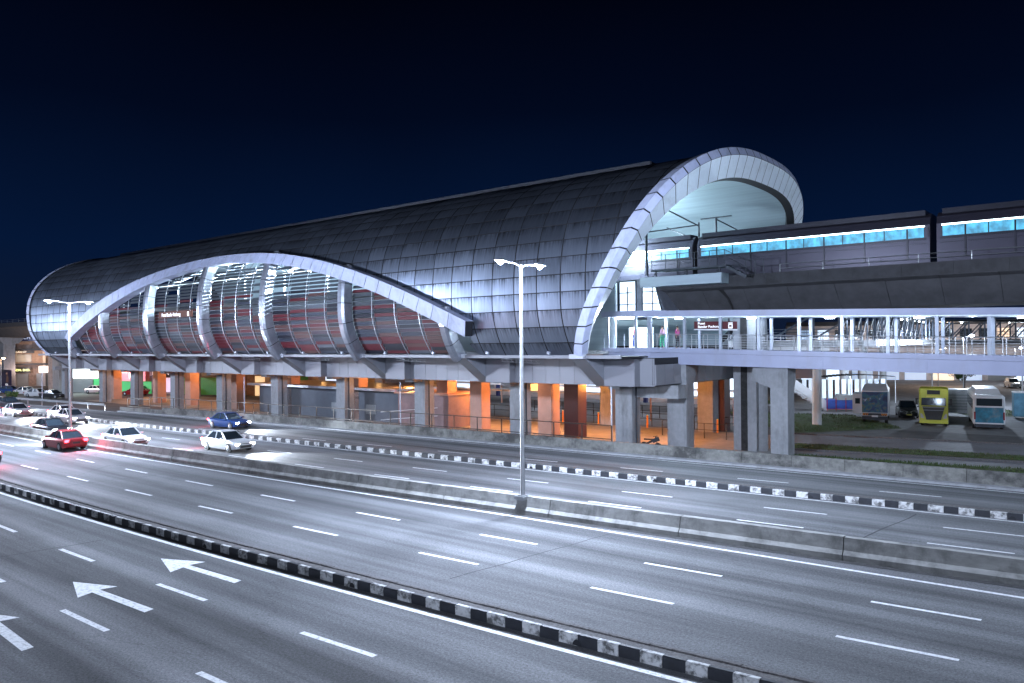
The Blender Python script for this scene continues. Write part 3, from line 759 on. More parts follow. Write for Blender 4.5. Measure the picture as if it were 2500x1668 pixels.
# ------------------------------------------------------------------ VIADUCT
vd = thing('railway_viaduct', 'grey concrete box girder viaduct carrying tracks through the station', 'viaduct', W(0, 60.45, GZ), RZ)
mb = MB(STZ)
prof = [(55.5, 11.78), (56.3, 11.62), (58.0, 9.95), (62.9, 9.95), (64.6, 11.62), (65.4, 11.78), (65.4, 12.05), (55.5, 12.05)]
s = -330
while s < 75:
    L = 3.3; mb.loft([[(x, p, z) for p, z in prof] for x in (s+.012, s+L-.012)], True, True); s += L
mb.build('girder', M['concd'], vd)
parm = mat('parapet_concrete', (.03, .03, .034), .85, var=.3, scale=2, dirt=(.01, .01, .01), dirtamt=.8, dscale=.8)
for lo_, hi_ in ((-330, -126), (-30, 75)):
    for a, b in ((55.42, 55.58), (65.32, 65.48)):
        mb = MB(STZ); s = lo_
        while s < hi_: mb.box(s+.004, s+2.996, a, b, 11.80, 12.62); s += 3
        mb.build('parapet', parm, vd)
for lo_, hi_ in ((-20, 73), (-330, -130)):
    mb = MB(STZ)
    for s in frange(lo_, hi_, 3.0): mb.tube((s, 55.5, 12.62), (s, 55.5, 13.2), .022, n=5)
    for z in (13.2, 12.9): mb.tube((lo_, 55.5, z), (hi_, 55.5, z), .018, n=5)
    mb.build('handrail', M['galv'], vd)
mb = MB(STZ)
for t_ in (57.7, 59.1, 62, 63.4): mb.box(-330, 75, t_-.04, t_+.04, 12.06, 12.22)
mb.build('rails', M['dsteel'], vd)
# piers
mb = MB(STZ); mb.box(-24.1, -22.3, 56.7, 58.3, GZ, 9.94); mb.tube((-22.25, 57.6, GZ), (-22.25, 57.6, 9.9), .45, n=14)
mb.build('pier', M['conc'], vd)
mb = MB(STZ); mb.box(-23.5, -23.0, 56.66, 56.695, GZ, 9.9); mb.build('stain', mat('black_stain', (.02, .02, .02), .9, var=.6, scale=3), vd)
for s in (40,): 
    mb = MB(STZ); mb.box(s-1, s+1, 59.2, 61.7, GZ, 9.94); mb.build('pier', M['conc'], vd)
for s in (-158, -186.5, -215, -240):
    mb = MB(STZ); mb.box(s-1.6, s+1.6, 59.0, 61.2, GZ, 8.6); mb.loft([[(s-1.6, 59, 8.6), (s+1.6, 59, 8.6), (s+1.6, 61.9, 8.6), (s-1.6, 61.9, 8.6)], [(s-1.6, 57.9, 9.94), (s+1.6, 57.9, 9.94), (s+1.6, 63, 9.94), (s-1.6, 63, 9.94)]], True, True); mb.build('pier', M['conc'], vd)
for s_, t0, m_ in ((-30.4, 67.8, 'maroon'), (-27.6, 54.0, 'conc')):
    mb = MB(STZ); mb.box(s_-.7, s_+.7, t0, t0+1.3, GZ, 5.5 if m_ != 'conc' else 3.6); mb.build('side_column', M[m_], vd)
mb = MB(STZ); mb.box(-27, -20, 64.5, 66.0, 5.5, 6.6); mb.build('cross_beam', M['conc'], vd)
mb = MB(STZ); mb.box(-30.5, -26.6, 52.5, 54, 3.4, 4.4); mb.build('cross_beam', M['conc'], vd)
mb = MB(STZ)
for k in range(3): mb.tube((-25.2+k*.18, 55.9, 12.0), (-24.6+k*.05, 56.9, 11.0), .05, n=6); mb.tube((-24.6+k*.05, 56.9, 11.0), (-24.4, 57.7, 9.9), .05, n=6)
mb.build('cable_bundle', M['rub'], vd)

# steel walkway beside the portal
wk = thing('service_walkway', 'dark steel service walkway with handrails and short stair beside the portal mouth', 'walkway', W(-27, 54.7, 12), RZ)
mb = MB(STZ); mb.box(-30.6, -23.8, 54.0, 55.3, 12.0, 12.75); mb.build('support_beam', M['ceil'], wk)
mb = MB(STZ); mb.box(-29.6, -23.4, 53.9, 54.9, 13.15, 13.3)
for s in (-29.2, -26.6, -24): mb.tube((s, 54.1, 12.75), (s, 54.1, 13.2), .06, n=6); mb.tube((s-.3, 54.1, 12.75), (s, 54.1, 13.1), .04, n=6)
mb.build('deck', M['dsteel'], wk)
mb = MB(STZ)
for k in range(5): mb.box(-23.4+k*.3, -23.1+k*.3, 53.9, 54.9, 13.02-k*.17, 13.08-k*.17)
mb.beam((-23.4, 53.95, 13.15), (-21.9, 53.95, 12.3), .06, .2); mb.build('stair', M['dsteel'], wk)
mb = MB(STZ)
pts = [(-29.5, 13.3), (-28.3, 13.3), (-27.1, 13.3), (-25.9, 13.3), (-24.7, 13.3), (-23.5, 13.3), (-21.9, 12.4), (-21.2, 12.4), (-20.6, 12.4)]
for x, z in pts: mb.tube((x, 53.92, z), (x, 53.92, z+1.1), .03, n=6)
for dz_ in (1.1, .62):
    for (x, z), (x2, z2) in zip(pts, pts[1:]): mb.tube((x, 53.92, z+dz_), (x2, 53.92, z2+dz_), .026, n=6)
mb.build('handrail', M['dsteel'], wk)

# ------------------------------------------------------------------ TRAIN
tr = thing('commuter_train', 'pale elevated train with glowing cyan window band leaving the portal', 'train', W(0, 58.4, 12.25), RZ)
def ctrain(s0, s1, first=False):
    body = [(57.05, 12.75), (56.95, 13.3), (56.95, 15.25), (57.15, 15.75), (57.6, 16.05), (59.2, 16.05), (59.65, 15.75), (59.85, 15.25), (59.85, 13.3), (59.75, 12.75)]
    mb = MB(STZ); mb.loft([[(x, p, z) for p, z in body] for x in (s0, s1)], True, True); bo = mb.build('car_body', M['trainbody'], tr)
    for t_, sgn in ((56.95, -1), (59.85, 1)):
        y0, y1 = (t_-.03, t_+.01) if sgn < 0 else (t_-.01, t_+.03)
        mb = MB(STZ); mb.box(s0+.35, s1-.35, y0, y1, 14.42, 15.08); mb.build('window_band', M['trainwin'], bo)
        mb = MB(STZ); mb.box(s0+.3, s1-.3, y0-.01, y1, 15.11, 15.20); mb.build('light_strip', M['trainled'], bo)
        mb = MB(STZ); mb.box(s0+.2, s1-.2, y0, y1, 14.24, 14.38); mb.box(s0+.2, s1-.2, y0, y1, 13.98, 14.02); 
        for k in range(6):
            x = s0+1.6+k*2.7; mb.box(x, x+.1, y0-.015, y1, 13.0, 15.05); mb.box(x+1.3, x+1.36, y0-.015, y1, 14.40, 15.09)
        mb.build('dark_trim', M['traindark'], bo)
    mb = MB(STZ); mb.box(s0+.3, s1-.3, 57.2, 59.6, 15.9, 16.25); mb.build('roof_unit', M['traindark'], bo)
    for sx in (s0+2.6, s1-2.6):
        mb = MB(STZ); mb.box(sx-1.3, sx+1.3, 57.3, 59.5, 12.3, 12.74)
        for dx in (-.8, .8): mb.lathe([(.36, -1.1), (.36, -.95)], (sx+dx, 58.4, 12.58), 14, 'Y')
        mb.build('bogie', M['traindark'], bo)
for k in range(5): ctrain(-44+k*16.9, -44+k*16.9+16.5)
light('AREA', W(-8, 56.4, 14.8), 240, (.5, .9, 1), size=20, sy=.3, aim=W(-8, 50, 13.5), name='train_glow')

# ------------------------------------------------------------------ FOOTBRIDGE
A0 = Vector((10.7, 60.3)); bd = Vector((.811, -.585)).normalized(); bn = Vector((bd.y, -bd.x))
if bn.y > 0: bn = -bn
ang = math.atan2(bd.y, bd.x); SL = -.0238                       # the bridge falls gently to the right
FB = Matrix(((bd.x, -bn.x, 0, A0.x), (bd.y, -bn.y, 0, A0.y), (SL, 0, 1, 0), (0, 0, 0, 1)))   # (along, back, z)
fb = thing('footbridge', 'covered pedestrian bridge with pale steel girder and railings at the right of the station', 'footbridge', FB @ Vector((14, 1.6, GZ)), ang)
LB = 46
mb = MB(FB)
mb.box(-.4, LB, 0, .3, 6.0, 6.86); mb.box(-.4, LB, -.12, -.005, 6.0, 6.06); mb.box(-.4, LB, 2.9, 3.2, 6.0, 6.86); mb.build('girder', M['bridge'], fb)
mb = MB(FB); mb.box(-.4, LB, -.12, 3.3, 6.88, 7.2); mb.build('deck', M['bridge'], fb)
for x in (12.64, 18.95, 25.3, 31.6):
    mb = MB(FB); mb.box(x-.30, x+.30, -.02, -.002, 6.1, 6.8)
    for j in range(5):
        for w_ in (-.24, -.14, .09, .19): mb.box(x+w_, x+w_+.045, -.04, -.021, 6.15+j*.14, 6.18+j*.14)
    mb.build('splice_plate', M['bridge'], fb)
mb = MB(FB); mb.box(-.4, LB, -.25, 3.45, 9.68, 10.1); mb.build('roof', M['bridge'], fb)
mb = MB(FB); mb.box(-.3, LB, -.1, 3.3, 9.6, 9.675); mb.build('roof_soffit', M['soffit'], fb)
for i in range(17):
    x = .05+i*2.82
    for y in (0.05, 3.0):
        mb = MB(FB); mb.box(x-.10, x+.10, y, y+.2, 7.2, 9.6); mb.build('post', M['steelw'], fb)
for y in (0.02, 3.2):
    mb = MB(FB)
    for x in frange(-.3, LB, .94): mb.tube((x, y, 7.2), (x, y, 8.3), .028, n=6)
    mb.tube((-.4, y, 8.3), (LB, y, 8.3), .032, n=6)
    for z in (7.38, 7.56, 7.74, 7.92, 8.10): mb.tube((-.4, y, z), (LB, y, z), .012, n=4)
    mb.build('handrail', M['galv'], fb)
for x in (1.8, 7.5, 13, 18.6, 24.3, 30):
    mb = MB(FB); mb.box(x-.3, x+.3, 1.5, 1.65, 9.50, 9.59); mb.build('ceiling_lamp', M['tubes'], fb)
    light('POINT', FB @ Vector((x, 1.6, 9.35)), 190, (.60, .76, 1), size=.15)
# angled landing joined to the station
mb = MB(STZ)
pl_ = [(-33.6, 53.2), (-30.7, 53.35), (-29.55, 53.6), (-28.2, 57.5), (-33.6, 57.5)]
def prism(dst, pts, z0, z1): dst.loft([[(a, b, z0) for a, b in pts], [(a, b, z1) for a, b in pts]], True, True)
prism(mb, pl_, 6.02, 6.87); prism(mb, [(-33.6, 53.05), (-30.7, 53.2), (-29.3, 53.5), (-28.1, 57.5), (-33.6, 57.5)], 6.89, 7.22)
prism(mb, [(-33.6, 53.0), (-30.7, 53.15), (-29.2, 53.45), (-28.0, 57.5), (-33.6, 57.5)], 9.7, 10.14)
mb.build('landing', M['bridge'], fb)
mb = MB(STZ)
for a, b in ((-33.2, 53.3), (-30.75, 53.45), (-29.7, 53.6)): mb.box(a-.09, a+.09, b, b+.18, 7.22, 9.7)
q = [(-33.5, 53.25), (-32.6, 53.3), (-31.7, 53.35), (-30.8, 53.4), (-30.2, 53.5), (-29.6, 53.6)]
for a, b in q: mb.tube((a, b, 7.22), (a, b, 8.3), .025, n=5)
for (a, b), (c, d) in zip(q, q[1:]):
    for z in (7.4, 7.6, 7.8, 8.0, 8.3): mb.tube((a, b, z), (c, d, z), .014, n=4)
mb.build('landing_railing', M['steelw'], fb)
mb = MB(STZ); mb.box(-33.5, -31.3, 57.2, 57.4, 7.22, 8.9); mb.build('kiosk_panel', M['winw'], fb)
mb = MB(STZ); mb.box(-33.2, -31.4, 54.4, 54.6, 9.55, 9.66); mb.build('ceiling_lamp', emit('landing_tube', (.85, .95, 1), 35), fb)
light('POINT', W(-32.3, 54.6, 9.2), 420, (.75, .88, 1), size=.2); light('POINT', W(-30, 55.6, 9.2), 260, (.6, .8, 1), size=.2)
# footbridge piers with hammerhead caps
for xa in (2.33, 9.9):
    base = FB @ Vector((xa, 1.0, 0)); bs, bt = ST(base.x, base.y); zc = 6.0+SL*xa
    mb = MB(STZ); w = .62
    prism(mb, [(bs-w, bt-.7), (bs+w, bt-.7), (bs+w, bt+.6), (bs-w, bt+.6)], GZ, zc-1.45)
    mb.loft([[(bs-w, bt-.7, zc-1.45), (bs+w, bt-.7, zc-1.45), (bs+w, bt+.7, zc-1.45), (bs-w, bt+.7, zc-1.45)],
             [(bs-1.9, bt-.8, zc-.95), (bs+w+.05, bt-.8, zc-.95), (bs+w+.05, bt+.8, zc-.95), (bs-1.9, bt+.8, zc-.95)],
             [(bs-1.9, bt-.8, zc-.02), (bs+w+.05, bt-.8, zc-.02), (bs+w+.05, bt+.8, zc-.02), (bs-1.9, bt+.8, zc-.02)]], True, True)
    mb.build('pier', M['conc'], fb)
# hanging sign under footbridge roof
sg2 = thing('station_sign', 'maroon two-line station sign hung across the footbridge side', 'sign', FB @ Vector((5.2, .35, 8.9)), ang)
x0 = 3.56; x1 = 6.86
mb = MB(FB); mb.box(x0, x1, -.16+.5, -.10+.5, 8.72, 9.28); mb.build('board', M['signmar'], sg2)
mb = MB(FB); mb.box(x0, x1, -.165+.5, -.095+.5, 8.62, 8.715); mb.build('white_strip', M['white'], sg2)
fd = (bn.x, bn.y)
text('Pusat', .25, M['letter'], sg2, FB @ Vector((x0+.3, -.17+.5, 9.12)), fd, align='LEFT', xs=1.05, bold=.006)
text('Bandar Puchong', .25, M['letter'], sg2, FB @ Vector((x0+.3, -.17+.5, 8.87)), fd, align='LEFT', xs=1.05, bold=.006)
mb = MB(FB); mb.box(x1-.65, x1-.32, -.185+.5, -.166+.5, 8.76, 9.08); mb.box(x1-.65, x1-.32, -.185+.5, -.166+.5, 9.12, 9.2); mb.build('rail_symbol', M['letter'], sg2)
mb = MB(FB); mb.box(x1-.58, x1-.39, -.195+.5, -.186+.5, 8.88, 9.02); mb.build('symbol_window', M['signmar'], sg2)

# ------------------------------------------------------------------ VEHICLES
def paint(name, col, rough=.28): return mat(name, col, rough, .25, var=.05, scale=.8)
def make_car(col, label, kind='saloon', lit='off', L=4.4, Wd=1.76, Hh=1.45, name='car', group=None, cat='car'):
    r = thing(name, label, cat, group=group)
    pm_ = paint('car_paint', col)
    hx = L/2; hw = Wd/2
    if kind == 'suv': Hh = 1.72
    if kind == 'mpv': Hh = 1.65
    bz = .62*Hh
    S = [(-hx, .42, bz*.86, .80), (-hx+.12, .28, bz*.98, .93), (-hx+.7, .2, bz*1.02, 1), (-.4, .19, bz, 1.0), (hx-1.25, .19, bz*.97, 1.0), (hx-.5, .2, bz*.88, .97), (hx-.1, .28, bz*.76, .88), (hx, .42, bz*.64, .74)]
    mb = MB(); rings = []
    for x, z0, z1, w in S:
        W_ = hw*w; rings.append([(x, -W_*.92, z0), (x, W_*.92, z0), (x, W_, z0+.14), (x, W_, z1-.14), (x, W_*.86, z1), (x, -W_*.86, z1), (x, -W_, z1-.14), (x, -W_, z0+.14)])
    mb.loft(rings, True, True); mb.build('body', pm_, r, smooth=True)
    if kind == 'saloon': cab = [(-hx+.55, -hx+1.25, hx-1.3, hx-2.05)]
    elif kind == 'pickup': cab = [(-.25, -.05, hx-1.25, hx-1.95)]
    else: cab = [(-hx+.15, -hx+.5, hx-1.25, hx-1.95)]
    for xr0, xr1, xf0, xf1 in cab:
        mb = MB(); z0 = bz-.03; z1 = Hh-.05; a, b = hw*.84, hw*.66
        mb.loft([[(xr0, -a, z0), (xf0, -a, z0), (xf0, a, z0), (xr0, a, z0)], [(xr1, -b, z1), (xf1, -b, z1), (xf1, b, z1), (xr1, b, z1)]], True, True)
        mb.build('windows', M['glassd'], r)
        mb = MB(); mb.loft([[(xr1-.08, -b-.02, z1-.02), (xf1+.1, -b-.02, z1-.02), (xf1+.1, b+.02, z1-.02), (xr1-.08, b+.02, z1-.02)], [(xr1+.15, -b*.85, Hh), (xf1-.15, -b*.85, Hh), (xf1-.15, b*.85, Hh), (xr1+.15, b*.85, Hh)]], True, True)
        for sg_ in (-1, 1):
            for p_, q_ in (((xr0, sg_*a, z0), (xr1, sg_*b, z1)), ((xf0, sg_*a, z0), (xf1, sg_*b, z1)), (((xr0+xf0)/2, sg_*a*1.005, z0), ((xr1+xf1)/2, sg_*b*1.005, z1))): mb.beam(p_, q_, .07, .07)
        mb.build('roof', pm_, r)
    for x in (-hx+.85, hx-.85):
        for sg_ in (-1, 1):
            mb = MB(); y = sg_*(hw-.09)
            mb.lathe([(.2, -.11), (.32, -.10), (.33, 0), (.32, .10), (.2, .11)], (x, y, .33), 18, 'Y'); w_ = mb.build('wheel', M['rub'], r, smooth=True)
            mb = MB(); mb.lathe([(.05, -.02), (.2, 0), (.05, .02)], (x, y+sg_*.115, .33), 10, 'Y'); mb.build('rim', M['rim'], w_)
    for sg_ in (-1, 1):
        mb = MB(); mb.cbox((hx-.09, sg_*hw*.66, bz*.66), (.16, .36, .13), rz=-sg_*.35); mb.build('headlight', M['head'] if lit == 'on' else M['headoff'], r)
        mb = MB(); mb.cbox((-hx+.03, sg_*hw*.72, bz*.86), (.12, .30, .16), rz=sg_*.3); mb.build('tail_light', M['tail'] if lit in ('on', 'tail') else M['tailoff'], r)
        mb = MB(); mb.cbox((hx-1.5, sg_*(hw+.06), bz+.08), (.12, .2, .13)); mb.build('mirror', pm_, r)
    mb = MB(); mb.cbox((hx-.005, 0, .42), (.03, .9, .18)); mb.cbox((hx-.04, 0, bz*.66), (.05, .7, .10)); mb.build('grille', M['plate'], r)
    mb = MB(); mb.cbox((-hx-.01, 0, .62), (.02, .5, .13)); mb.build('number_plate', M['plate'], r)
    return r
def put(o, x, y, z, rz, label=None, group=None):
    o.location = (x, y, z); o.rotation_euler = (0, 0, rz)
    if label: o['label'] = label
    if group: o['group'] = group
    return o
HL = (.80, .89, 1)
def beams(o, power=1):
    """headlamp and tail lamp light, at the lamps of the car"""
    m = WM(o); hx = 2.2
    light('SPOT', m @ Vector((hx+.1, 0, .68)), 9500*power, HL, size=.25, spot=75, blend=.8, aim=m @ Vector((hx+14, 0, -.6)), name='headlamp_beam')
    for sg_ in (-1, 1): light('SPOT', m @ Vector((-hx-.12, sg_*.6, .85)), 200*power, (1, .03, .06), size=.1, spot=160, blend=.5, aim=m @ Vector((-hx-5, sg_*.9, -.5)), name='tail_glow')
cars = {}
for k, (c, kd) in dict(silver=((.42, .43, .45), 'saloon'), white=((.62, .63, .65), 'saloon'), black=((.02, .02, .025), 'saloon'), red=((.22, .015, .02), 'saloon'), greyv=((.13, .14, .16), 'mpv'), blue=((.02, .05, .16), 'saloon')).items():
    cars[k] = (c, kd)
TR = 'cars driving on the highway'
# travelling away to the left (tail lamps toward us): heading -s
def hdg(f, s, sign):
    d = W(s+1, f(s+1), 0)-W(s-1, f(s-1), 0); a = math.atan2(d.y, d.x); return a if sign > 0 else a+math.pi
protos = {}
def traffic(kind, f, s, sign, label):
    if kind not in protos:
        protos[kind] = make_car(cars[kind][0], label, cars[kind][1], 'on', group=TR); o = protos[kind]
    else: o = copy_tree(protos[kind])
    p = W(s, f(s), .01); put(o, p.x, p.y, p.z, hdg(f, s, sign), label, TR); beams(o); return o
laneA = lambda s: kn(s)+2.3
laneB = lambda s: m2(s)-1.6
laneC = lambda s: m2(s)+1.7
laneD = lambda s: f1(s)-4.4
laneE = lambda s: f1(s)-1.5
laneF = lambda s: f1(s)+1.4
laneG = lambda s: g1(s)-1.4
laneH = lambda s: g1(s)+1.9
TRAFFIC = [('white', laneD, -61, 1, 'white saloon with bright headlamps just behind the median barrier by the left lamp post'),
 ('black', laneC, -92, -1, 'black saloon with red tail lamps beside the barrier, far left'),
 ('silver', laneF, -98, 1, 'silver saloon with headlamps by the far striped kerb near the left edge'),
 ('silver', laneA, -98, -1, 'silver saloon with red tail lamps at the far left edge'),
 ('black', laneA, -60, -1, 'black saloon with red tail lamps beside the nearer striped kerb'),
 ('red', laneC, -63, -1, 'dark red saloon with lit tail lamps close to the median barrier'),
 ('greyv', laneB, -86, -1, 'grey people carrier with red tail lamps far down the left carriageway'),
 ('white', laneE, -52, 1, 'white saloon with bright headlamps in the middle lane past the barrier'),
 ('black', laneD, -74, 1, 'black saloon with bright headlamps just behind the median barrier'),
 ('silver', laneF, -84, 1, 'silver saloon with bright headlamps beside the farther striped kerb'),
 ('greyv', laneE, -108, 1, 'grey people carrier with bright headlamps far left past the barrier'),
 ('blue', laneH, -66, 1, 'blue saloon with bright headlamps beside the retaining wall'),
 ('white', laneG, -90, 1, 'white saloon with bright headlamps on the frontage road, leftmost'),
 ('black', laneH, -112, 1, 'black saloon with bright headlamps beside the guardrail')]
for a in TRAFFIC: traffic(*a)

# parked cars on the street at left
PK = 'cars parked by the shops'
park = [((-91.8, 141.5), (.02, .05, .16), 'saloon', 0.1, 'dark blue car parked behind the guardrail, leftmost'),
        ((-86.2, 137.5), (.62, .6, .6), 'saloon', -.15, 'white saloon parked behind the guardrail beside the dark blue car'),
        ((-80.3, 131.0), (.55, .55, .56), 'saloon', -.2, 'silver hatchback parked behind the guardrail'),
        ((-75.0, 126.3), (.03, .03, .035), 'saloon', -.3, 'black saloon parked beside the leftmost station column'),
        ((-86.0, 149.0), (.6, .58, .55), 'suv', 2.9, 'white tall car parked in front of the shuttered shop'),
        ((-75.0, 139.8), (.75, .6, .6), 'saloon', -.25, 'white saloon standing in front of the dark shutter and green shopfront'),
        ((-64.6, 132.4), (.25, .015, .02), 'saloon', 2.85, 'red saloon parked under the red shop sign'),
        ((-66.5, 138.0), (.5, .5, .5), 'saloon', 2.85, 'pale car parked behind the red saloon')]
for (x, y), c, kd, rz, lb in park:
    o = make_car(c, lb, kd, 'off', name='parked_car', group=PK); put(o, x, y, GZ+.01, rz)

# pickup facing us beside the yellow truck
o = make_car((.03, .035, .04), 'black pickup with chrome grille parked beside the yellow truck', 'pickup', 'off', L=5.1, Wd=1.9, Hh=1.8, name='pickup_truck', cat='pickup'); put(o, 42.8, 84.0, GZ+.01, R(-112))
mb = MB(); 
for sg_ in (-1, 1): mb.beam((2.56, sg_*.15, .75), (2.56, sg_*.75, .95), .05, .06); mb.beam((2.56, sg_*.15, .75), (2.56, sg_*.3, .45), .05, .06)
mb.build('chrome_trim', M['rim'], None).parent = o
mb = MB(); mb.cbox((2.6, 0, .42), (.02, .5, .13)); mb.build('yellow_plate', M['yellow'], None).parent = o
o = make_car((.16, .012, .018), 'red car parked beyond the round white column', 'saloon', 'off', name='parked_car'); put(o, 49.5, 117, GZ+.01, R(160)); o['group'] = 'cars in the yard at right'
o = make_car((.5, .5, .5), 'white van parked far back at the right edge', 'mpv', 'off', name='parked_car'); put(o, 86, 133, GZ+.01, R(-110)); o['group'] = 'cars in the yard at right'
o = make_car((.03, .03, .03), 'dark car with glowing brake lamps beyond the curved kerb island', 'saloon', 'tail', name='parked_car'); put(o, 32.0, 118.0, GZ+.01, R(80)); 
light('POINT', (32.0, 115.4, .4), 60, (1, .05, .05), size=.1)

# yellow lorry cab
x, y = 40.5, 74.4; face = math.atan2(-y, -x)
face = R(-120)
lr = thing('lorry', 'yellow lorry with black windscreen and grille facing the highway', 'lorry', (x, y, GZ+.01), face)
ylp = paint('lorry_yellow', (.50, .52, .06), .35)
mb = MB(); 
def rr(x, hw, z0, z1, c=.14): return [(x, -hw+c, z0), (x, hw-c, z0), (x, hw, z0+c), (x, hw, z1-c), (x, hw-c, z1), (x, -hw+c, z1), (x, -hw, z1-c), (x, -hw, z0+c)]
mb.loft([rr(-2.0, 1.2, .55, 3.55), rr(-.4, 1.22, .5, 3.78), rr(.0, 1.24, .42, 3.6), rr(.16, 1.2, .42, 2.0)], True, True); mb.v = [WM(lr) @ p for p in mb.v]; mb.build('cab', ylp, lr)
def lp(name, m_, fn):
    mb = MB(WM(lr)); fn(mb); return mb.build(name, m_, lr)
lp('windscreen', M['glassd'], lambda b: b.loft([[(.17, -1.05, 1.98), (.17, 1.05, 1.98), (.02, 1.0, 2.95), (.02, -1.0, 2.95)], [(.21, -1.05, 1.98), (.21, 1.05, 1.98), (.05, 1.0, 2.95), (.05, -1.0, 2.95)]], True, True))
lp('grille', M['plate'], lambda b: (b.loft([[(.19, -.95, 1.9), (.19, .95, 1.9), (.21, .62, .62), (.21, -.62, .62)], [(.22, -.95, 1.9), (.22, .95, 1.9), (.24, .62, .62), (.24, -.62, .62)]], True, True), b.box(.05, .12, -.55, .55, 3.05, 3.45)))
lp('chrome_strip', M['rim'], lambda b: (b.box(.23, .25, -1.0, 1.0, 1.80, 1.84), b.box(.23, .25, -.9, .9, 1.52, 1.56)))
lp('name_board', M['yellow'], lambda b: b.box(.05, .09, -.6, .6, 2.78, 2.93))
for sg_ in (-1, 1):
    lp('headlight', M['headoff'], lambda b: b.loft([[(.12, sg_*.80, .75), (.12, sg_*1.12, .8), (.1, sg_*1.14, 1.25), (.12, sg_*.95, 1.15)], [(.22, sg_*.78, .75), (.20, sg_*1.10, .8), (.18, sg_*1.12, 1.25), (.21, sg_*.95, 1.15)]], True, True))
    lp('mirror', M['plate'], lambda b: (b.cbox((.05, sg_*1.45, 2.35), (.14, .2, .62)), b.tube((-.1, sg_*1.2, 2.6), (.05, sg_*1.4, 2.6), .03), b.tube((-.1, sg_*1.2, 2.1), (.05, sg_*1.4, 2.1), .03)))
    for xx in (-.9, -4.2, -5.4):
        w_ = lp('wheel', M['rub'], lambda b: b.lathe([(.25, -.15), (.5, -.14), (.5, .14), (.25, .15)], (xx, sg_*1.0, .5), 18, 'Y'))
lp('bumper', ylp, lambda b: b.box(-.1, .26, -1.22, 1.22, .28, .5))
lp('chassis', M['dsteel'], lambda b: b.box(-7, -2.0, -.45, .45, .6, .95))
# box truck, rear end to us, mural reduced to abstract blue patches
bt = thing('box_truck', 'box truck with dark blue painted rear and pale roof fairing parked on the left', 'truck', (37.2, 79.2, GZ+.01), R(-117))
def part_(root, name, m_, fn):
    mb = MB(WM(root)); fn(mb); return mb.build(name, m_, root)
part_(bt, 'box_body', M['white'], lambda b: b.loft([rr(-5.0, 1.2, .8, 3.3, .08), rr(3.0, 1.2, .8, 3.3, .08)], True, True))
part_(bt, 'roof_fairing', M['white'], lambda b: b.loft([[(-4.5, -1.1, 3.3), (3, -1.18, 3.3), (3, 1.18, 3.3), (-4.5, 1.1, 3.3)], [(-2.8, -.95, 3.75), (.8, -1.0, 3.85), (.8, 1.0, 3.85), (-2.8, .95, 3.75)]], True, True))
def mural():
    m, nt, b = nodes('abstract_mural'); N = nt.nodes.new; L = nt.links.new
    tc = N('ShaderNodeTexCoord'); n = N('ShaderNodeTexNoise'); n.inputs['Scale'].default_value = 1.3; n.inputs['Detail'].default_value = 5; n.inputs['Distortion'].default_value = 1.5; L(tc.outputs['Object'], n.inputs['Vector'])
    cr = N('ShaderNodeValToRGB'); e = cr.color_ramp.elements; e[0].position = .3; e[0].color = (.004, .008, .03, 1); e[1].position = .72; e[1].color = (.35, .45, .6, 1)
    for p, c in ((.45, (.01, .04, .14, 1)), (.55, (.02, .12, .16, 1)), (.62, (.15, .12, .03, 1)), (.66, (.03, .08, .3, 1))):
        x = cr.color_ramp.elements.new(p); x.color = c
    L(n.outputs['Fac'], cr.inputs[0]); L(cr.outputs[0], b.inputs['Base Color']); b.inputs['Roughness'].default_value = .4
    return m
part_(bt, 'rear_panel', mural(), lambda b: b.box(3.01, 3.05, -1.15, 1.15, 1.15, 3.2))
part_(bt, 'bumper', M['dsteel'], lambda b: (b.box(2.6, 3.0, -1.15, 1.15, .45, .79), b.box(3.06, 3.1, -1.1, 1.1, .85, 1.1)))
part_(bt, 'chevron_board', M['orange'], lambda b: [b.cbox((3.12, sg_*(.65+k*.18), .98), (.02, .08, .2), rx=sg_*.6) for sg_ in (-1, 1) for k in range(3)])
part_(bt, 'number_plate', M['white'], lambda b: b.box(3.11, 3.13, -.28, .28, .72, .9))
part_(bt, 'side_locker', M['white'], lambda b: b.box(-1.5, 1.6, -2.1, -1.25, .9, 2.9))
part_(bt, 'locker_window', M['glassd'], lambda b: b.box(1.61, 1.64, -1.85, -1.4, 1.9, 2.45))
for xx in (2.0, -4):
    for sg_ in (-1, 1): part_(bt, 'wheel', M['rub'], lambda b: b.lathe([(.25, -.15), (.46, -.14), (.46, .14), (.25, .15)], (xx, sg_*1.0, .46), 18, 'Y'))
# bus rear
bs_ = thing('bus', 'blue and white bus seen from behind at the right of the yard', 'bus', (45.6, 74.6, GZ+.01), R(-118))
bluebus = mat('bus_blue', (.03, .20, .30), .4, var=.5, scale=1.1, dirt=(.45, .25, .15), dirtamt=.5, dscale=.8)
part_(bs_, 'body', M['white'], lambda b: b.loft([rr(-6, 1.25, .4, 3.25, .2), rr(4.7, 1.25, .4, 3.25, .2), rr(5.0, 1.15, .5, 3.05, .25)], True, True))
part_(bs_, 'rear_panel', bluebus, lambda b: b.loft([[(5.01, -1.1, .72), (5.01, 1.1, .72), (5.0, 1.1, 2.1), (5.0, -1.1, 2.1)], [(5.04, -1.1, .72), (5.04, 1.1, .72), (5.03, 1.1, 2.1), (5.03, -1.1, 2.1)]], True, True))
part_(bs_, 'rear_window', M['glassd'], lambda b: b.box(4.98, 5.03, -1.0, 1.0, 2.25, 2.92))
part_(bs_, 'roof_pod', M['white'], lambda b: b.loft([[(-4.5, -1.05, 3.25), (2.8, -1.05, 3.25), (2.8, 1.05, 3.25), (-4.5, 1.05, 3.25)], [(-4, -.9, 3.65), (2.2, -.9, 3.65), (2.2, .9, 3.65), (-4, .9, 3.65)]], True, True))
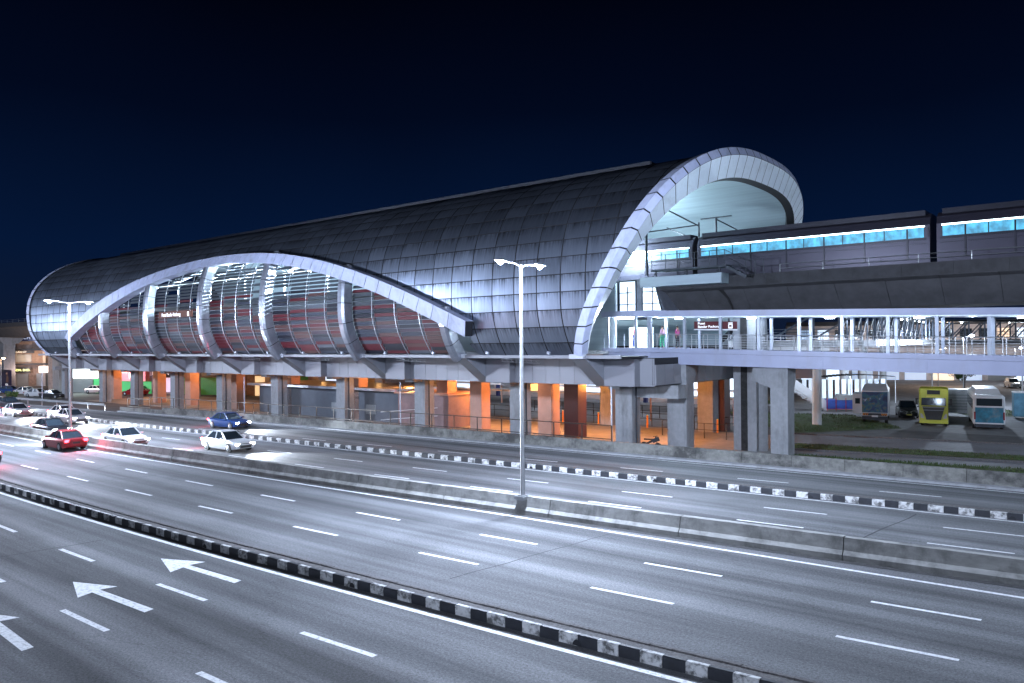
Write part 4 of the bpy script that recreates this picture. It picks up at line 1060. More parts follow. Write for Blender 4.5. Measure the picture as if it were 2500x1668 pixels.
part_(bs_, 'bumper', M['dsteel'], lambda b: b.box(4.6, 5.05, -1.15, 1.15, .32, .6))
for sg_ in (-1, 1):
    part_(bs_, 'tail_light', M['tailoff'], lambda b: b.box(5.0, 5.05, sg_*1.13-.06, sg_*1.13+.06, 1.0, 1.7))
    part_(bs_, 'side_window', M['glassd'], lambda b: b.box(-5.5, 4.2, sg_*1.25-.02, sg_*1.25+.02, 1.9, 2.8))
    for xx in (3, -3.6): part_(bs_, 'wheel', M['rub'], lambda b: b.lathe([(.25, -.15), (.48, -.14), (.48, .14), (.25, .15)], (xx, sg_*1.08, .48), 18, 'Y'))
# generator container between lorry and bus
gc = thing('equipment_cabinet', 'tall grey equipment cabinet standing left of the bus', 'cabinet', (47.9, 83.5, GZ+.01), R(-28))
mb = MB(WM(gc)); mb.box(-1.3, 1.3, -1, 1, .45, 2.9); mb.build('housing', M['galv'], gc)
mb = MB(WM(gc)); mb.box(-1.35, 1.35, -1.05, 1.05, 2.91, 3.0); mb.build('lid', M['white'], gc)
mb = MB(WM(gc)); [mb.box(-1.1, 1.1, -1.02, -1.001, .8+k*.3, .95+k*.3) for k in range(6)]; mb.build('vent', M['shutter'], gc)
gc = thing('equipment_cabinet', 'pale blue cabinet partly hidden behind the right side of the bus', 'cabinet', (53.5, 80.5, GZ+.01), R(-28))
mb = MB(WM(gc)); mb.box(-1.2, 1.2, -1, 1, .3, 2.7); mb.build('housing', mat('cyan_paint', (.12, .3, .42), .5), gc)
mb = MB(WM(gc)); mb.box(-1.25, 1.25, -1.05, 1.05, 2.71, 2.8); mb.build('lid', M['white'], gc)
# skip / crate
sp = thing('market_stall', 'low blue stall with red frame and grey tarpaulin standing on the grass', 'stall', (39.3, 91.5, GZ), R(-8))
mb = MB(WM(sp)); mb.box(-2.2, 2.2, -.8, .8, .3, 1.35); mb.build('counter', M['bluep'], sp)
mb = MB(WM(sp)); mb.loft([[(-1.0, -.9, 1.36), (2.3, -.9, 1.36), (2.3, .9, 1.36), (-1, .9, 1.36)], [(-.8, -.7, 1.9), (2.1, -.5, 1.75), (2.1, .6, 1.8), (-.8, .7, 2.0)]], True, True); mb.build('tarpaulin', M['shutter'], sp)
mb = MB(WM(sp)); [mb.box(x_-.03, x_+.03, -.88, -.82, 0, 1.6) for x_ in (-2.2, -1.2, -.1, 1, 2.2)]; mb.box(-2.2, 2.2, -.88, -.82, .25, .32); mb.build('frame', mat('red_paint', (.4, .03, .03), .5), sp)

# ------------------------------------------------------------------ yard at right: grass strips, service roads, kerbs
def strip_xy(name, pts0, pts1, z, m_, label, kind='structure'):
    mb = MB(); n = 10
    for i in range(n):
        a, b = i/n, (i+1)/n
        L0 = Vector(pts0[0]).lerp(Vector(pts0[1]), a); L1 = Vector(pts0[0]).lerp(Vector(pts0[1]), b)
        U0 = Vector(pts1[0]).lerp(Vector(pts1[1]), a); U1 = Vector(pts1[0]).lerp(Vector(pts1[1]), b)
        mb.quad((L0.x, L0.y, z), (L1.x, L1.y, z), (U1.x, U1.y, z), (U0.x, U0.y, z))
    return tag(mb.build(name, m_), label, kind=kind)
def grass(name, A, B, C_, D, z, label, dens=9000, seed=1):
    """strip of turf with short blades standing on it, one object"""
    mb = MB(); rg = random.Random(seed); A, B, C_, D = [Vector(p) for p in (A, B, C_, D)]
    nn = 24
    def pt(u, v_): return A.lerp(B, u).lerp(D.lerp(C_, u), v_)
    hts = {}
    def P3(i, j):
        p = pt(i/nn, j/6); e = 0 if j in (0, 6) else rg.uniform(.05, .16)
        hts.setdefault((i, j), e); return (p.x, p.y, z+hts[(i, j)])
    for i in range(nn):
        for j in range(6): mb.quad(P3(i, j), P3(i+1, j), P3(i+1, j+1), P3(i, j+1))
    for _ in range(dens):
        u, v_ = rg.random(), rg.random()*.96+.02; p = pt(u, v_); hgt = rg.uniform(.08, .22); a = rg.uniform(0, 6.28); dx, dy = math.cos(a)*.03, math.sin(a)*.03
        lx, ly = rg.uniform(-.06, .06), rg.uniform(-.06, .06)
        mb.face([mb.vert((p.x-dx, p.y-dy, z+.06)), mb.vert((p.x+dx, p.y+dy, z+.06)), mb.vert((p.x+lx, p.y+ly, z+.06+hgt))])
    o = mb.build(name, M['grassm']); return tag(o, label, kind='stuff')
grass('grass', (17.5, 53.5), (42, 39.5), (44, 41.8), (19.5, 56.5), GZ+.02, 'grass strip just behind the retaining wall at right', 7000, 2)
grass('grass', (20, 59.8), (48, 44), (49.5, 46), (21.5, 62.6), GZ+.02, 'grass strip between the two service roads at right', 7000, 3)
grass('grass', (24.5, 69.5), (36.5, 72.5), (37.5, 86), (25, 92), GZ+.02, 'dark grass lawn around the round column', 6000, 4)
grass('grass', (49.5, 84), (56, 82), (60, 104), (54, 104), GZ+.02, 'bright grass patch behind the cabinet and lorry', 3000, 5)
M['road2'] = mat('service_asphalt', (.15, .155, .17), .7, var=.2, scale=3, bump=.3, dirt=(.05, .05, .055), dirtamt=.6, dscale=.15)
strip_xy('service_road', ((19.5, 56.6), (44.2, 41.9)), ((20.0, 59.6), (47.8, 43.8)), GZ+.012, M['road2'], 'nearer narrow service road at right')
strip_xy('service_road', ((21.6, 62.8), (49.7, 46.2)), ((25.0, 68.8), (58, 50)), GZ+.012, M['road2'], 'farther service road in front of the parked lorry')
strip_xy('yard', ((30, 76), (60, 52)), ((44, 150), (110, 150)), GZ+.008, mat('yard_concrete', (.15, .15, .155), .8, var=.2, scale=1, dirt=(.07, .07, .07), dirtamt=.6, dscale=.2), 'pale paved yard under the parked vehicles')
def kerbline(pts, label, w=.25, hgt=.14, m_=None, z=GZ):
    mb = MB()
    for (a, b) in zip(pts, pts[1:]):
        a = Vector(a+(z+hgt/2,)) ; b = Vector(b+(z+hgt/2,)); mb.beam(a, b, w, hgt)
    return tag(mb.build('kerb', m_ or M['kerbtop']), label, kind='structure')
kerbline([(17.5, 53.3), (42, 39.3)], 'kerb'); kerbline([(20, 59.7), (48, 43.9)], 'kerb'); kerbline([(21.4, 62.7), (49.6, 46.1)], 'kerb'); kerbline([(24.6, 69.2), (58, 50.3)], 'dark kerb')
# round columns + rear walkway
rw = thing('rear_walkway', 'distant raised walkway on round white columns behind the footbridge', 'walkway', (40, 92, GZ), R(60))
for x, y, r_ in ((29.7, 75.5, .44), (47.2, 110, .62), (51.6, 114, .62), (58, 121, .5), (26.5, 96, .5)):
    mb = MB(); mb.tube((x, y, GZ), (x, y, 7.1), r_, n=20); mb.build('column', M['white'], rw, smooth=True)
def wline(root, pts, z0, z1, w, m_, name):
    mb = MB()
    for a, b in zip(pts, pts[1:]):
        mb.beam((a[0], a[1], (z0+z1)/2), (b[0], b[1], (z0+z1)/2), w, z1-z0)
    return mb.build(name, m_, root)
wline(rw, [(22, 78), (33, 74), (60, 112), (100, 128)], 7.1, 7.7, 3.4, M['galv'], 'deck')
wline(rw, [(22, 78), (33, 74), (60, 112), (100, 128)], 10.3, 10.6, 3.8, M['dsteel'], 'roof')
mb = MB()
P_ = [Vector((22, 78)), Vector((33, 74)), Vector((60, 112)), Vector((100, 128))]
for a, b in zip(P_, P_[1:]):
    L = (b-a).length; n = max(2, int(L/3.2)); dd = (b-a)/n; nn_ = Vector((-dd.y, dd.x)).normalized()*1.6
    for i in range(n):
        for sg_ in (-1, 1):
            p = a+dd*i+nn_*sg_; q = p+dd
            mb.beam((p.x, p.y, 7.7), (p.x, p.y, 10.3), .16, .16); 
            mb.beam((p.x, p.y, 7.8), (q.x, q.y, 10.2) if i % 2 else (q.x, q.y, 10.2), .12, .14)
            for z in (8.1, 8.5, 8.8): mb.beam((p.x, p.y, z), (q.x, q.y, z), .04, .04)
mb.build('truss', mat('truss_steel', (.12, .14, .18), .5, .5, var=.1), rw)
for i in range(14):
    f_ = (i+.5)/14; p = P_[1].lerp(P_[2], f_*1.4) if f_ < .7 else P_[2].lerp(P_[3], (f_-.7)/.3)
    mb = MB(); mb.cbox((p.x, p.y, 10.2), (.7, .12, .08), rz=.9); mb.build('ceiling_lamp', M['tubes'], rw)
    if i % 2 == 0: light('POINT', (p.x, p.y, 9.9), 220, (.75, .88, 1), size=.2)
# stair flight
sr = thing('concrete_stair', 'pale zigzag staircase rising behind the footbridge', 'staircase', (35, 93, GZ), R(-40))
mb = MB()
for k in range(16):
    a = Vector((37.2, 92.5)).lerp(Vector((31.5, 93.5)), k/16); mb.cbox((a.x, a.y, GZ+.2+k*.24), (.5, 2.2, .25), rz=R(-10))
mb.beam((37.4, 91.4, GZ+.5), (31.3, 92.3, GZ+4.9), .12, .9); mb.cbox((30.2, 94, 3.6), (3, 3, .3)); mb.cbox((35, 97, 6.0), (9, .5, 2.2), rz=R(-10))
mb.build('flight', M['white'], sr)
for x, y in ((31.2, 91.6), (33.6, 95)):
    mb = MB(); mb.cbox((x, y, 1.6), (1.0, .9, 4.5), rz=R(-30)); mb.build('column', M['white'], sr)
light('POINT', (34, 88, 5.5), 900, (.62, .78, 1), size=.3)
# goal-like height gantry
gt = thing('height_gantry', 'white height-limit frame standing across the yard entrance', 'gantry', (66, 120, GZ), R(-75))
mb = MB(); A_, B_ = (66.5, 122.5), (76.5, 116)
mb.tube(A_+(GZ,), A_+(4.0,), .12); mb.tube(B_+(GZ,), B_+(4.0,), .12); mb.tube(A_+(4.0,), B_+(4.0,), .10); mb.build('frame', M['white'], gt)
# bus shelter with striped roof
bsn = thing('bus_shelter', 'small shelter with ribbed roof behind the round columns', 'shelter', (46, 104, GZ), R(20))
mb = MB(); 
for k in range(16): mb.cbox((41.5+k*.62, 104+k*.05, 2.85+.25*math.sin(k/15*3.14)), (.34, 3, .1), rz=.1)
mb.build('roof', M['dsteel'], bsn)
mb = MB(); [mb.tube((x_, 103, GZ), (x_, 103, 2.9), .06) for x_ in (42, 45, 48, 51)]; mb.build('posts', M['white'], bsn)
# lit fence / panels under shelter
mb = MB(); [mb.cbox((40+k*.9, 106, 1.1), (.55, .1, 2.6)) for k in range(13)]; mb.build('lit_screens', emit('lit_screen', (.5, .7, 1), .55), bsn)
light('POINT', (45, 103, 2.5), 500, (.75, .9, 1), size=.2)

# yard flood lights: pole lamps
def pole_lamp(x, y, z, col, power, label, h=None, small=True, matl=None, group='distant lamp posts'):
    r = thing('lamp_post', label, 'lamp post', (x, y, GZ), 0, group)
    mb = MB(Matrix.Translation((x, y, 0))); mb.tube((0, 0, GZ), (0, 0, z), .08, .05, 8); mb.tube((0, 0, z), (.8, -.5, z+.15), .04, n=6); mb.build('pole', M['galv'], r)
    mb = MB(Matrix.Translation((x, y, 0))); mb.lathe([(.02, -.1), (.20, 0), (.24, .1), (.05, .2)], (.8, -.5, z+.1), 10); mb.build('lamp_head', matl or M['tubes'], r)
    if power: light('POINT', (x+.8, y-.5, z-.15), power, col, size=.2)
    return r
sodm = emit('sodium_head', (1, .62, .28), 120)
pole_lamp(-96.5, 146, 5.6, (1, .55, .25), 1100, 'orange sodium lamp post before the shops at far left', matl=sodm)
pole_lamp(76, 138, 6.0, (1, .7, .5), 2500, 'warm glowing lamp post seen through the footbridge at right', matl=emit('warm_head', (1, .75, .5), 200))
pole_lamp(91, 140, 6.0, (.8, .88, 1), 2500, 'cold white lamp post seen through the footbridge, rightmost', matl=emit('cold_head', (.85, .9, 1), 200))
pole_lamp(56, 96, 8.0, (.66, .8, 1), 9000, 'cold lamp post standing in the yard behind the lorry')
pole_lamp(30, 112, 6.5, (.8, .6, .4), 1500, 'lamp post beside the curved kerb island')
pole_lamp(60, 50, 9, (.66, .8, 1), 16000, 'tall lamp post beside the service road beyond the right edge')
# thin white posts along the station front
for i, (x, y) in enumerate([]): pass
def thin_post(s, t_, z1, label):
    p = W(s, t_, .85); o = thing('slim_post', label, 'post', p, 0, 'slim poles along the retaining wall')
    mb = MB(STZ); mb.tube((s, t_, GZ), (s, t_, z1), .055, n=8); mb.build('pole', M['steelw'], o); return o
thin_post(-72.6, 45.2, 4.4, 'slim white pole in front of the grey plant room, left one'); thin_post(-49.6, 45.9, 4.4, 'slim white pole in front of the pinkish wall')
thin_post(-29.0, 47.0, 4.5, 'slim white pole left of the white concrete column'); thin_post(-118.5, 42.5, 4.3, 'slim dark pole in front of the dark shutter')
thin_post(-136, 38.5, 9.6, 'slim pole at the left edge beside the poster pier')

# ------------------------------------------------------------------ under the station: plant rooms, street, bollards, railings
pr = thing('plant_room', 'long grey plant room with flat slab roof under the station', 'building', W(-68, 58, GZ), RZ)
greyw = mat('grey_render', (.10, .115, .14), .7, var=.15, scale=1)
mb = MB(STZ); mb.box(-86.5, -60.5, 56.0, 63, GZ, 2.7); mb.build('wall', greyw, pr)
mb = MB(STZ); mb.box(-87.5, -60, 54.9, 64, 2.72, 3.0); mb.build('roof_slab', M['rib'], pr)
mb = MB(STZ); [mb.box(x_, x_+1.6, 55.95, 55.99, .1, 1.1) for x_ in (-72, -66)]; mb.build('vent', M['shutter'], pr)
mb = MB(STZ); mb.box(-69.3, -69.0, 55.6, 55.98, 1.6, 2.4); mb.build('wall_lamp', M['steelw'], pr)
pr = thing('pump_house', 'pinkish rendered pump house with handrails beside the plant room', 'building', W(-54, 58, GZ), RZ)
mb = MB(STZ); mb.box(-60, -52.8, 55.2, 60, GZ, 2.55); mb.build('wall', mat('pink_render', (.22, .15, .15), .7, var=.15), pr)
mb = MB(STZ); mb.box(-60.3, -52.6, 54.9, 60.3, 2.57, 2.75); mb.build('roof_slab', M['salmon'], pr)
mb = MB(STZ)
for z in (0.3, 1.1): mb.tube((-60, 52.8, z-.3), (-54, 54.9, z+.25), .03, n=6)
mb.build('handrail', M['white'], pr)
# sodium fittings under the deck
for i, s_ in enumerate((-126, -118, -110, -102, -94, -84, -73, -62, -51, -44, -37.5, -31)):
    for t_ in (58.5, 64):
        mb = MB(STZ); mb.box(s_-.35, s_+.35, t_-.12, t_+.12, 4.48, 4.59); mb.build('batten_light', M['sodium'], st)
    light('POINT', W(s_, 58.8, 3.9), 1700 if s_ > -66 else (800 if s_ > -90 else 450), SOD, size=.3)
    if i % 2: light('POINT', W(s_, 54.3, 3.9), 260, (1, .5, .25), size=.3)
bl = []
for i, s_ in enumerate([-47, -44.8, -42.6, -37.0, -34.6, -32.2, -29.8]):
    o = thing('bollard', 'orange bollard standing beside the lit street under the station', 'bollard', W(s_, 66.5, GZ), RZ, 'orange bollards under the station')
    mb = MB(STZ); mb.tube((s_, 66.5, GZ), (s_, 66.5, .55), .09, n=10); mb.build('shaft', M['orange'], o)
    mb = MB(STZ); mb.tube((s_, 66.5, .55), (s_, 66.5, .63), .10, .04, n=10); mb.build('cap', M['yellow'], o)
for (a, b, t_, lb) in ((-60, -26, 68.0, 'street railing running behind the orange bollards'), (-33, -27, 62.0, 'short dark railing beside the maroon column'), (-58, -30, 76.0, 'railing beside the far bus bays')):
    o = thing('street_railing', lb, 'railing', W(a, t_, GZ), RZ)
    mb = MB(STZ)
    for x_ in frange(a, b, 2.2): mb.tube((x_, t_, GZ), (x_, t_, .65), .04, n=6)
    for z in (.65, .1): mb.tube((a, t_, z), (b, t_, z), .03, n=6)
    mb.build('bars', M['fsteel'], o)
# long flat bus bay canopies
for (a, b, t_, lb) in ((-78, -30, 73, 'long low white canopy over the nearer bus bay'), (-84, -34, 84, 'long low white canopy over the farther bus bay')):
    o = thing('bay_canopy', lb, 'canopy', W((a+b)/2, t_, GZ), RZ)
    mb = MB(STZ); mb.box(a, b, t_-1.1, t_+1.1, 1.95, 2.1); mb.build('roof', M['white'], o)
    mb = MB(STZ); [mb.tube((x_, t_, GZ), (x_, t_, 1.95), .09, n=8) for x_ in frange(a+1, b-1, 4.5)]; mb.build('posts', M['salmon'], o)
for s_ in (-70, -58, -46, -36):
    light('POINT', W(s_, 78, 3.6), 1300, (.75, .84, 1), size=.3)
# terminal building behind
tm = thing('terminal_building', 'pale lit terminal building behind the bus bays', 'building', W(-50, 98, GZ), RZ)
mb = MB(STZ); mb.box(-92, -40, 96, 104, GZ, 6.5); mb.build('wall', M['shopwhite'], tm)
r6 = random.Random(21)
for x_ in frange(-90, -44, 5.2):
    mb = MB(STZ); mb.box(x_, x_+3.4, 95.93, 95.99, .2, 2.9); mb.build('shopfront', r6.choice([M['winw'], M['winw'], M['winb'], M['shutter'], M['winy']]), tm)
    mb = MB(STZ); mb.box(x_, x_+3.4, 95.9, 95.97, 3.2, 4.0); mb.build('sign_panel', r6.choice([M['navy'], M['white'], M['signmar'], M['orange']]), tm)
for x_ in frange(-90, -42, 5.2):
    mb = MB(STZ); mb.box(x_-.6, x_-.15, 94.6, 95.1, GZ, 5); mb.build('pillar', M['navy'], tm)
light('AREA', W(-55, 93.5, 4.5), 1800, (.85, .88, 1), size=60, sy=.5, aim=W(-55, 96, 1), name='eaves_light')

# ------------------------------------------------------------------ SHOPS
def shop_frame(p0, p1):
    a = Vector(p0); b = Vector(p1); d = (b-a).normalized(); n = Vector((-d.y, d.x)); 
    return Matrix(((d.x, n.x, 0, a.x), (d.y, n.y, 0, a.y), (0, 0, 1, 0), (0, 0, 0, 1))), (b-a).length, math.atan2(d.y, d.x), (-n.x, -n.y)
F1, L1, a1_, fd1 = shop_frame((-124, 161.5), (-91, 173))
sh = thing('shop_row', 'three-storey shop row with lit signs at the far left', 'building', F1 @ Vector((L1/2, 0, GZ)), a1_)
mb = MB(F1); mb.box(0, L1, .1, 10, GZ, 11.0); mb.build('wall', M['brick'], sh)
mb = MB(F1); 
for z in (4.0, 7.1): mb.box(0, L1, -1.1, .09, z, z+.35)
mb.build('balcony_slab', M['dsteel'], sh)
mb = MB(F1)
for x in frange(.3, L1-.3, 5.4): mb.box(x-.25, x+.25, -1.0, .08, GZ, 10.9)
mb.build('pilaster', M['shopwhite'], sh)
def sp_(name, m_, x0, x1, z0, z1, y=-.05, th=.08):
    mb = MB(F1); mb.box(x0, x1, y-th, y, z0, z1); return mb.build(name, m_, sh)
ox = 11.0
sp_('shutter', M['shutter'], ox+5.2, ox+9.0, GZ, 2.1); sp_('shutter', M['shutter'], ox+10.5, ox+13.6, GZ, 2.1); sp_('shopfront', M['winb'], ox+.6, ox+1.9, -.1, 2.0); sp_('shopfront', M['winb'], ox+3.4, ox+4.7, -.5, .4)
sp_('sign_board', M['plate'], ox+.2, ox+9.6, 2.35, 3.5, -1.02)
text('LIGHTING SDN. BHD.', .62, emit('yellow_letters', (.8, .9, .1), 1.6), sh, F1 @ Vector((ox+6.6, -1.14, 2.9)), fd1, bold=.01)
text('TEH-BAR', .62, emit('green_letters', (.6, .9, .2), 1.0), sh, F1 @ Vector((ox+1.6, -1.14, 2.9)), fd1, xs=.8)
sp_('sign_board', M['navy'], ox+4.2, ox+11, 9.2, 10.6, -1.02)
text('KITCH', 1.0, emit('blue_letters', (.35, .5, .8), .9), sh, F1 @ Vector((ox+8.2, -1.12, 9.9)), fd1)
mb = MB(F1); mb.poly([(ox+4.6, -1.13, 9.55), (ox+6.6, -1.13, 9.55), (ox+5.7, -1.13, 10.2)]); mb.build('peak_emblem', emit('emblem', (.5, .6, .8), .6), sh)
sp_('sign_board', M['plate'], ox+3.4, ox+10.4, 6.55, 7.05, -1.12)
text('KITCHEN CABINET', .5, emit('cream_letters', (1, .85, .6), .8), sh, F1 @ Vector((ox+6.8, -1.24, 6.8)), fd1)
for x, z in ((ox+.2, 7.6), (ox+1.6, 7.6)): sp_('window', M['winy'], x, x+1.1, z, z+2.0)
sp_('window', M['shutter'], ox+4.8, ox+9.6, 4.6, 6.3); sp_('window', M['glassd'], ox+.3, ox+2.8, 4.5, 6.2); sp_('window', M['brick'], ox+4.6, ox+9.8, 7.6, 9.1)
sp_('sign_board', emit('warm_shop_sign', (1, .85, .75), 2.5), ox+11.2, ox+13.8, 2.3, 3.7, -1.0)
light('AREA', F1 @ Vector((ox+6, -3, 5.5)), 500, (1, .62, .35), size=16, sy=.4, aim=F1 @ Vector((ox+6, 0, 5)), name='shop_glow')
light('POINT', F1 @ Vector((ox+9, -5, 3)), 500, (1, .7, .6), size=.4)
F1b, L2, a2_, fd2 = shop_frame((-88, 146.5), (-20, 121))
sh2 = thing('shop_row', 'row of bright signed shops seen between the station columns', 'building', F1b @ Vector((L2/2, 0, GZ)), a2_)
mb = MB(F1b); mb.box(0, L2, .1, 9, GZ, 7.5); mb.build('wall', M['brick'], sh2)
def s2(name, m_, x0, x1, z0, z1, y=-.05, th=.08):
    mb = MB(F1b); mb.box(x0, x1, y-th, y, z0, z1); return mb.build(name, m_, sh2)
wsig = emit('white_sign_box', (.86, 1, .97), 3.2)
s2('sign_board', wsig, 5.6, 13.8, 2.0, 3.9, -.9); s2('shutter', M['shutter'], 6.6, 11.6, GZ, 1.9); s2('shopfront', emit('green_front', (.1, .75, .25), .55, (.05, .3, .1)), 11.8, 14.4, GZ, 1.9)
s2('sign_board', wsig, 15.6, 19.0, 1.9, 3.9, -.9); s2('shopfront', emit('green_front_two', (.1, .75, .25), .5, (.05, .3, .1)), 15.6, 26, GZ, 1.5)
s2('sign_board', emit('red_sign_box', (.75, .03, .12), .8), 19.2, 25, 1.6, 3.9, -.9)
s2('sign_spot', emit('red_sign_spot', (1, .35, .3), 5), 19.5, 20.8, 3.1, 3.7, -1.0); s2('sign_spot', emit('red_sign_spot_b', (1, .4, .35), 5), 21.4, 23.2, 2.2, 3.1, -1.0)
s2('sign_board', M['plate'], 26, 32, 2.4, 4.2, -.9); text('TEN LA', 1.2, M['letter'], sh2, F1b @ Vector((28.4, -1.02, 3.1)), fd2)
s2('shopfront', emit('lilac_panel', (.6, .5, .85), .8), 28.4, 30.6, -.3, 2.2, -.3)
s2('shopfront', M['green'], 33, 46, GZ, 2.3); s2('sign_board', M['plate'], 34, 45, 2.5, 3.8, -.9); text('S E L', 1.0, M['letter'], sh2, F1b @ Vector((41, -1.02, 3.1)), fd2)
for x, m_ in ((48, 'winy'), (54, 'green'), (60, 'winw')): s2('shopfront', M[m_], x, x+4.5, GZ, 2.6)
light('AREA', F1b @ Vector((10, -3.5, 3.5)), 700, (.8, 1, .95), size=10, sy=.5, aim=F1b @ Vector((10, -6, -1)), name='sign_glow')
light('POINT', F1b @ Vector((22, -4, 2.8)), 450, (1, .35, .35), size=.4); light('POINT', F1b @ Vector((34, -6, 3)), 350, (1, .6, .35), size=.4)
# poster on left viaduct pier
po = thing('poster', 'dark blue poster with a standing figure in black on the left viaduct pier', 'poster', W(-185, 58.9, 0), RZ)
mb = MB(STZ); mb.box(-189.5, -180.3, 58.8, 58.97, -.3, 3.2); mb.build('panel', mat('poster_ink', (.02, .015, .07), .4), po)
mb = MB(STZ); mb.lathe([(.05, -.3), (.26, -.15), (.28, .1), (.05, .33)], (-182.2, 58.78, 2.4), 10); mb.loft([[(-182.9, 58.78, .6), (-181.5, 58.78, .6)], [(-182.8, 58.78, 1.6), (-181.5, 58.78, 1.6)], [(-182.4, 58.78, 2.1), (-182.0, 58.78, 2.1)]], False); mb.build('figure_print', M['skin'], po)
text("1CA's", .6, M['letter'], po, W(-182.5, 58.76, .1), (-ET[0], -ET[1]))

# right background shophouse with window row
F3, L3, a3_, fd3 = shop_frame((66, 168), (150, 140))
sh3 = thing('shophouse_block', 'long pale shophouse with a row of grilled windows seen behind the footbridge', 'building', F3 @ Vector((L3/2, 0, GZ)), a3_)
mb = MB(F3); mb.box(-6, L3, .1, 10, GZ, 11.2); mb.build('wall', M['shopwhite'], sh3)
mb = MB(F3); mb.box(-6, L3, -1.2, .09, 10.9, 11.8); mb.box(-6, L3, -1.8, .08, 6.7, 7.3); mb.build('eaves', M['dsteel'], sh3)
r7 = random.Random(4)
for i, x in enumerate(frange(-3, L3-3, 3.4)):
    mb = MB(F3); mb.box(x, x+2.2, -.05, .05, 8.0, 10.0); wo = mb.build('window', [M['glassd'], M['winb'], M['winw'], M['glassd'], M['winy'], M['glassd']][r7.randrange(6)], sh3)
    mb = MB(F3)
    for k in range(5): mb.box(x+.1+k*.5, x+.15+k*.5, -.12, -.08, 8.0, 10.0)
    for z in (8.6, 9.3): mb.box(x, x+2.2, -.13, -.07, z, z+.05)
    mb.build('grille', M['dsteel'], wo)
for i, x in enumerate(frange(-3, L3-5, 5)):
    mb = MB(F3); mb.box(x, x+4, -.06, .04, GZ, 3.2); mb.build('shopfront', [M['winy'], M['winw'], M['winb'], M['shutter']][r7.randrange(4)], sh3)
light('AREA', F3 @ Vector((22, -5, 7.9)), 900, (1, .85, .8), size=40, sy=.5, aim=F3 @ Vector((22, 0, 9.5)), name='facade_glow')
light('AREA', F3 @ Vector((22, -4, 4.5)), 900, (.9, .9, 1), size=40, sy=.5, aim=F3 @ Vector((22, -4, 0)), name='street_glow')

strip_xy('station_street', tuple((W(s_, 52)[0], W(s_, 52)[1]) for s_ in (-128, -18)), tuple((W(s_, 67.5)[0], W(s_, 67.5)[1]) for s_ in (-128, -18)), GZ+.01, mat('street_concrete', (.24, .23, .22), .75, var=.15, scale=1, dirt=(.12, .12, .12), dirtamt=.5, dscale=.3), 'paved street running under the station deck')
# ------------------------------------------------------------------ trees
def tree(x, y, hgt, cr, label, seed, group=None, n=2600):
    rg = random.Random(seed); r = thing('broadleaf_tree', label, 'tree', (x, y, GZ), 0, group)
    mb = MB(); mb.tube((x, y, GZ), (x+.1, y, GZ+hgt*.5), .16, .1, 8)
    for k in range(6):
        a = rg.uniform(0, 6.28); q = (x+math.cos(a)*cr*.6, y+math.sin(a)*cr*.6, GZ+hgt*rg.uniform(.6, .85)); mb.tube((x+.05, y, GZ+hgt*rg.uniform(.35, .5)), q, .06, .02, 6)
    mb.build('trunk', M['barkm'], r)
    mb = MB(); cl = [(x+rg.gauss(0, cr*.45), y+rg.gauss(0, cr*.45), GZ+hgt*rg.uniform(.5, .95), rg.uniform(.35, .6)*cr) for _ in range(14)]
    for _ in range(n):
        c = rg.choice(cl); v_ = Vector((rg.gauss(0, 1), rg.gauss(0, 1), rg.gauss(0, .7))).normalized()*c[3]*rg.uniform(.5, 1)
        p = Vector(c[:3])+v_; a = Vector((rg.gauss(0, 1), rg.gauss(0, 1), rg.gauss(0, 1))).normalized()*.12; b = a.orthogonal().normalized()*.08
        mb.quad(p-a, p+b, p+a, p-b)
    mb.build('crown', M['leaf'], r)
tree(31.5, 104, 5.0, 2.0, 'small tree on the curved kerb island between the columns', 1)
tree(73, 125, 4.2, 1.6, 'small dark tree behind the white gantry frame', 2)
tree(-72.5, 112.5, 1.9, .8, 'little shrubby tree beside the guardrail', 3, n=700)
tree(42.5, 54, 1.4, .9, 'low bushy plant on the grass strip at right', 5, n=600)
# island
mb = MB(); rg_ = [(31.5+5.5*math.cos(a), 103+4*math.sin(a)) for a in [i*math.pi/12 for i in range(24)]]
prism(mb, rg_, GZ, GZ+.15); tag(mb.build('traffic_island', M['conc']), 'curved kerb island carrying the small tree', kind='structure')
grass('grass', (27.5, 101), (35.5, 101), (35.5, 105), (27.5, 105), GZ+.16, 'turf on the curved kerb island', 1500, 8)

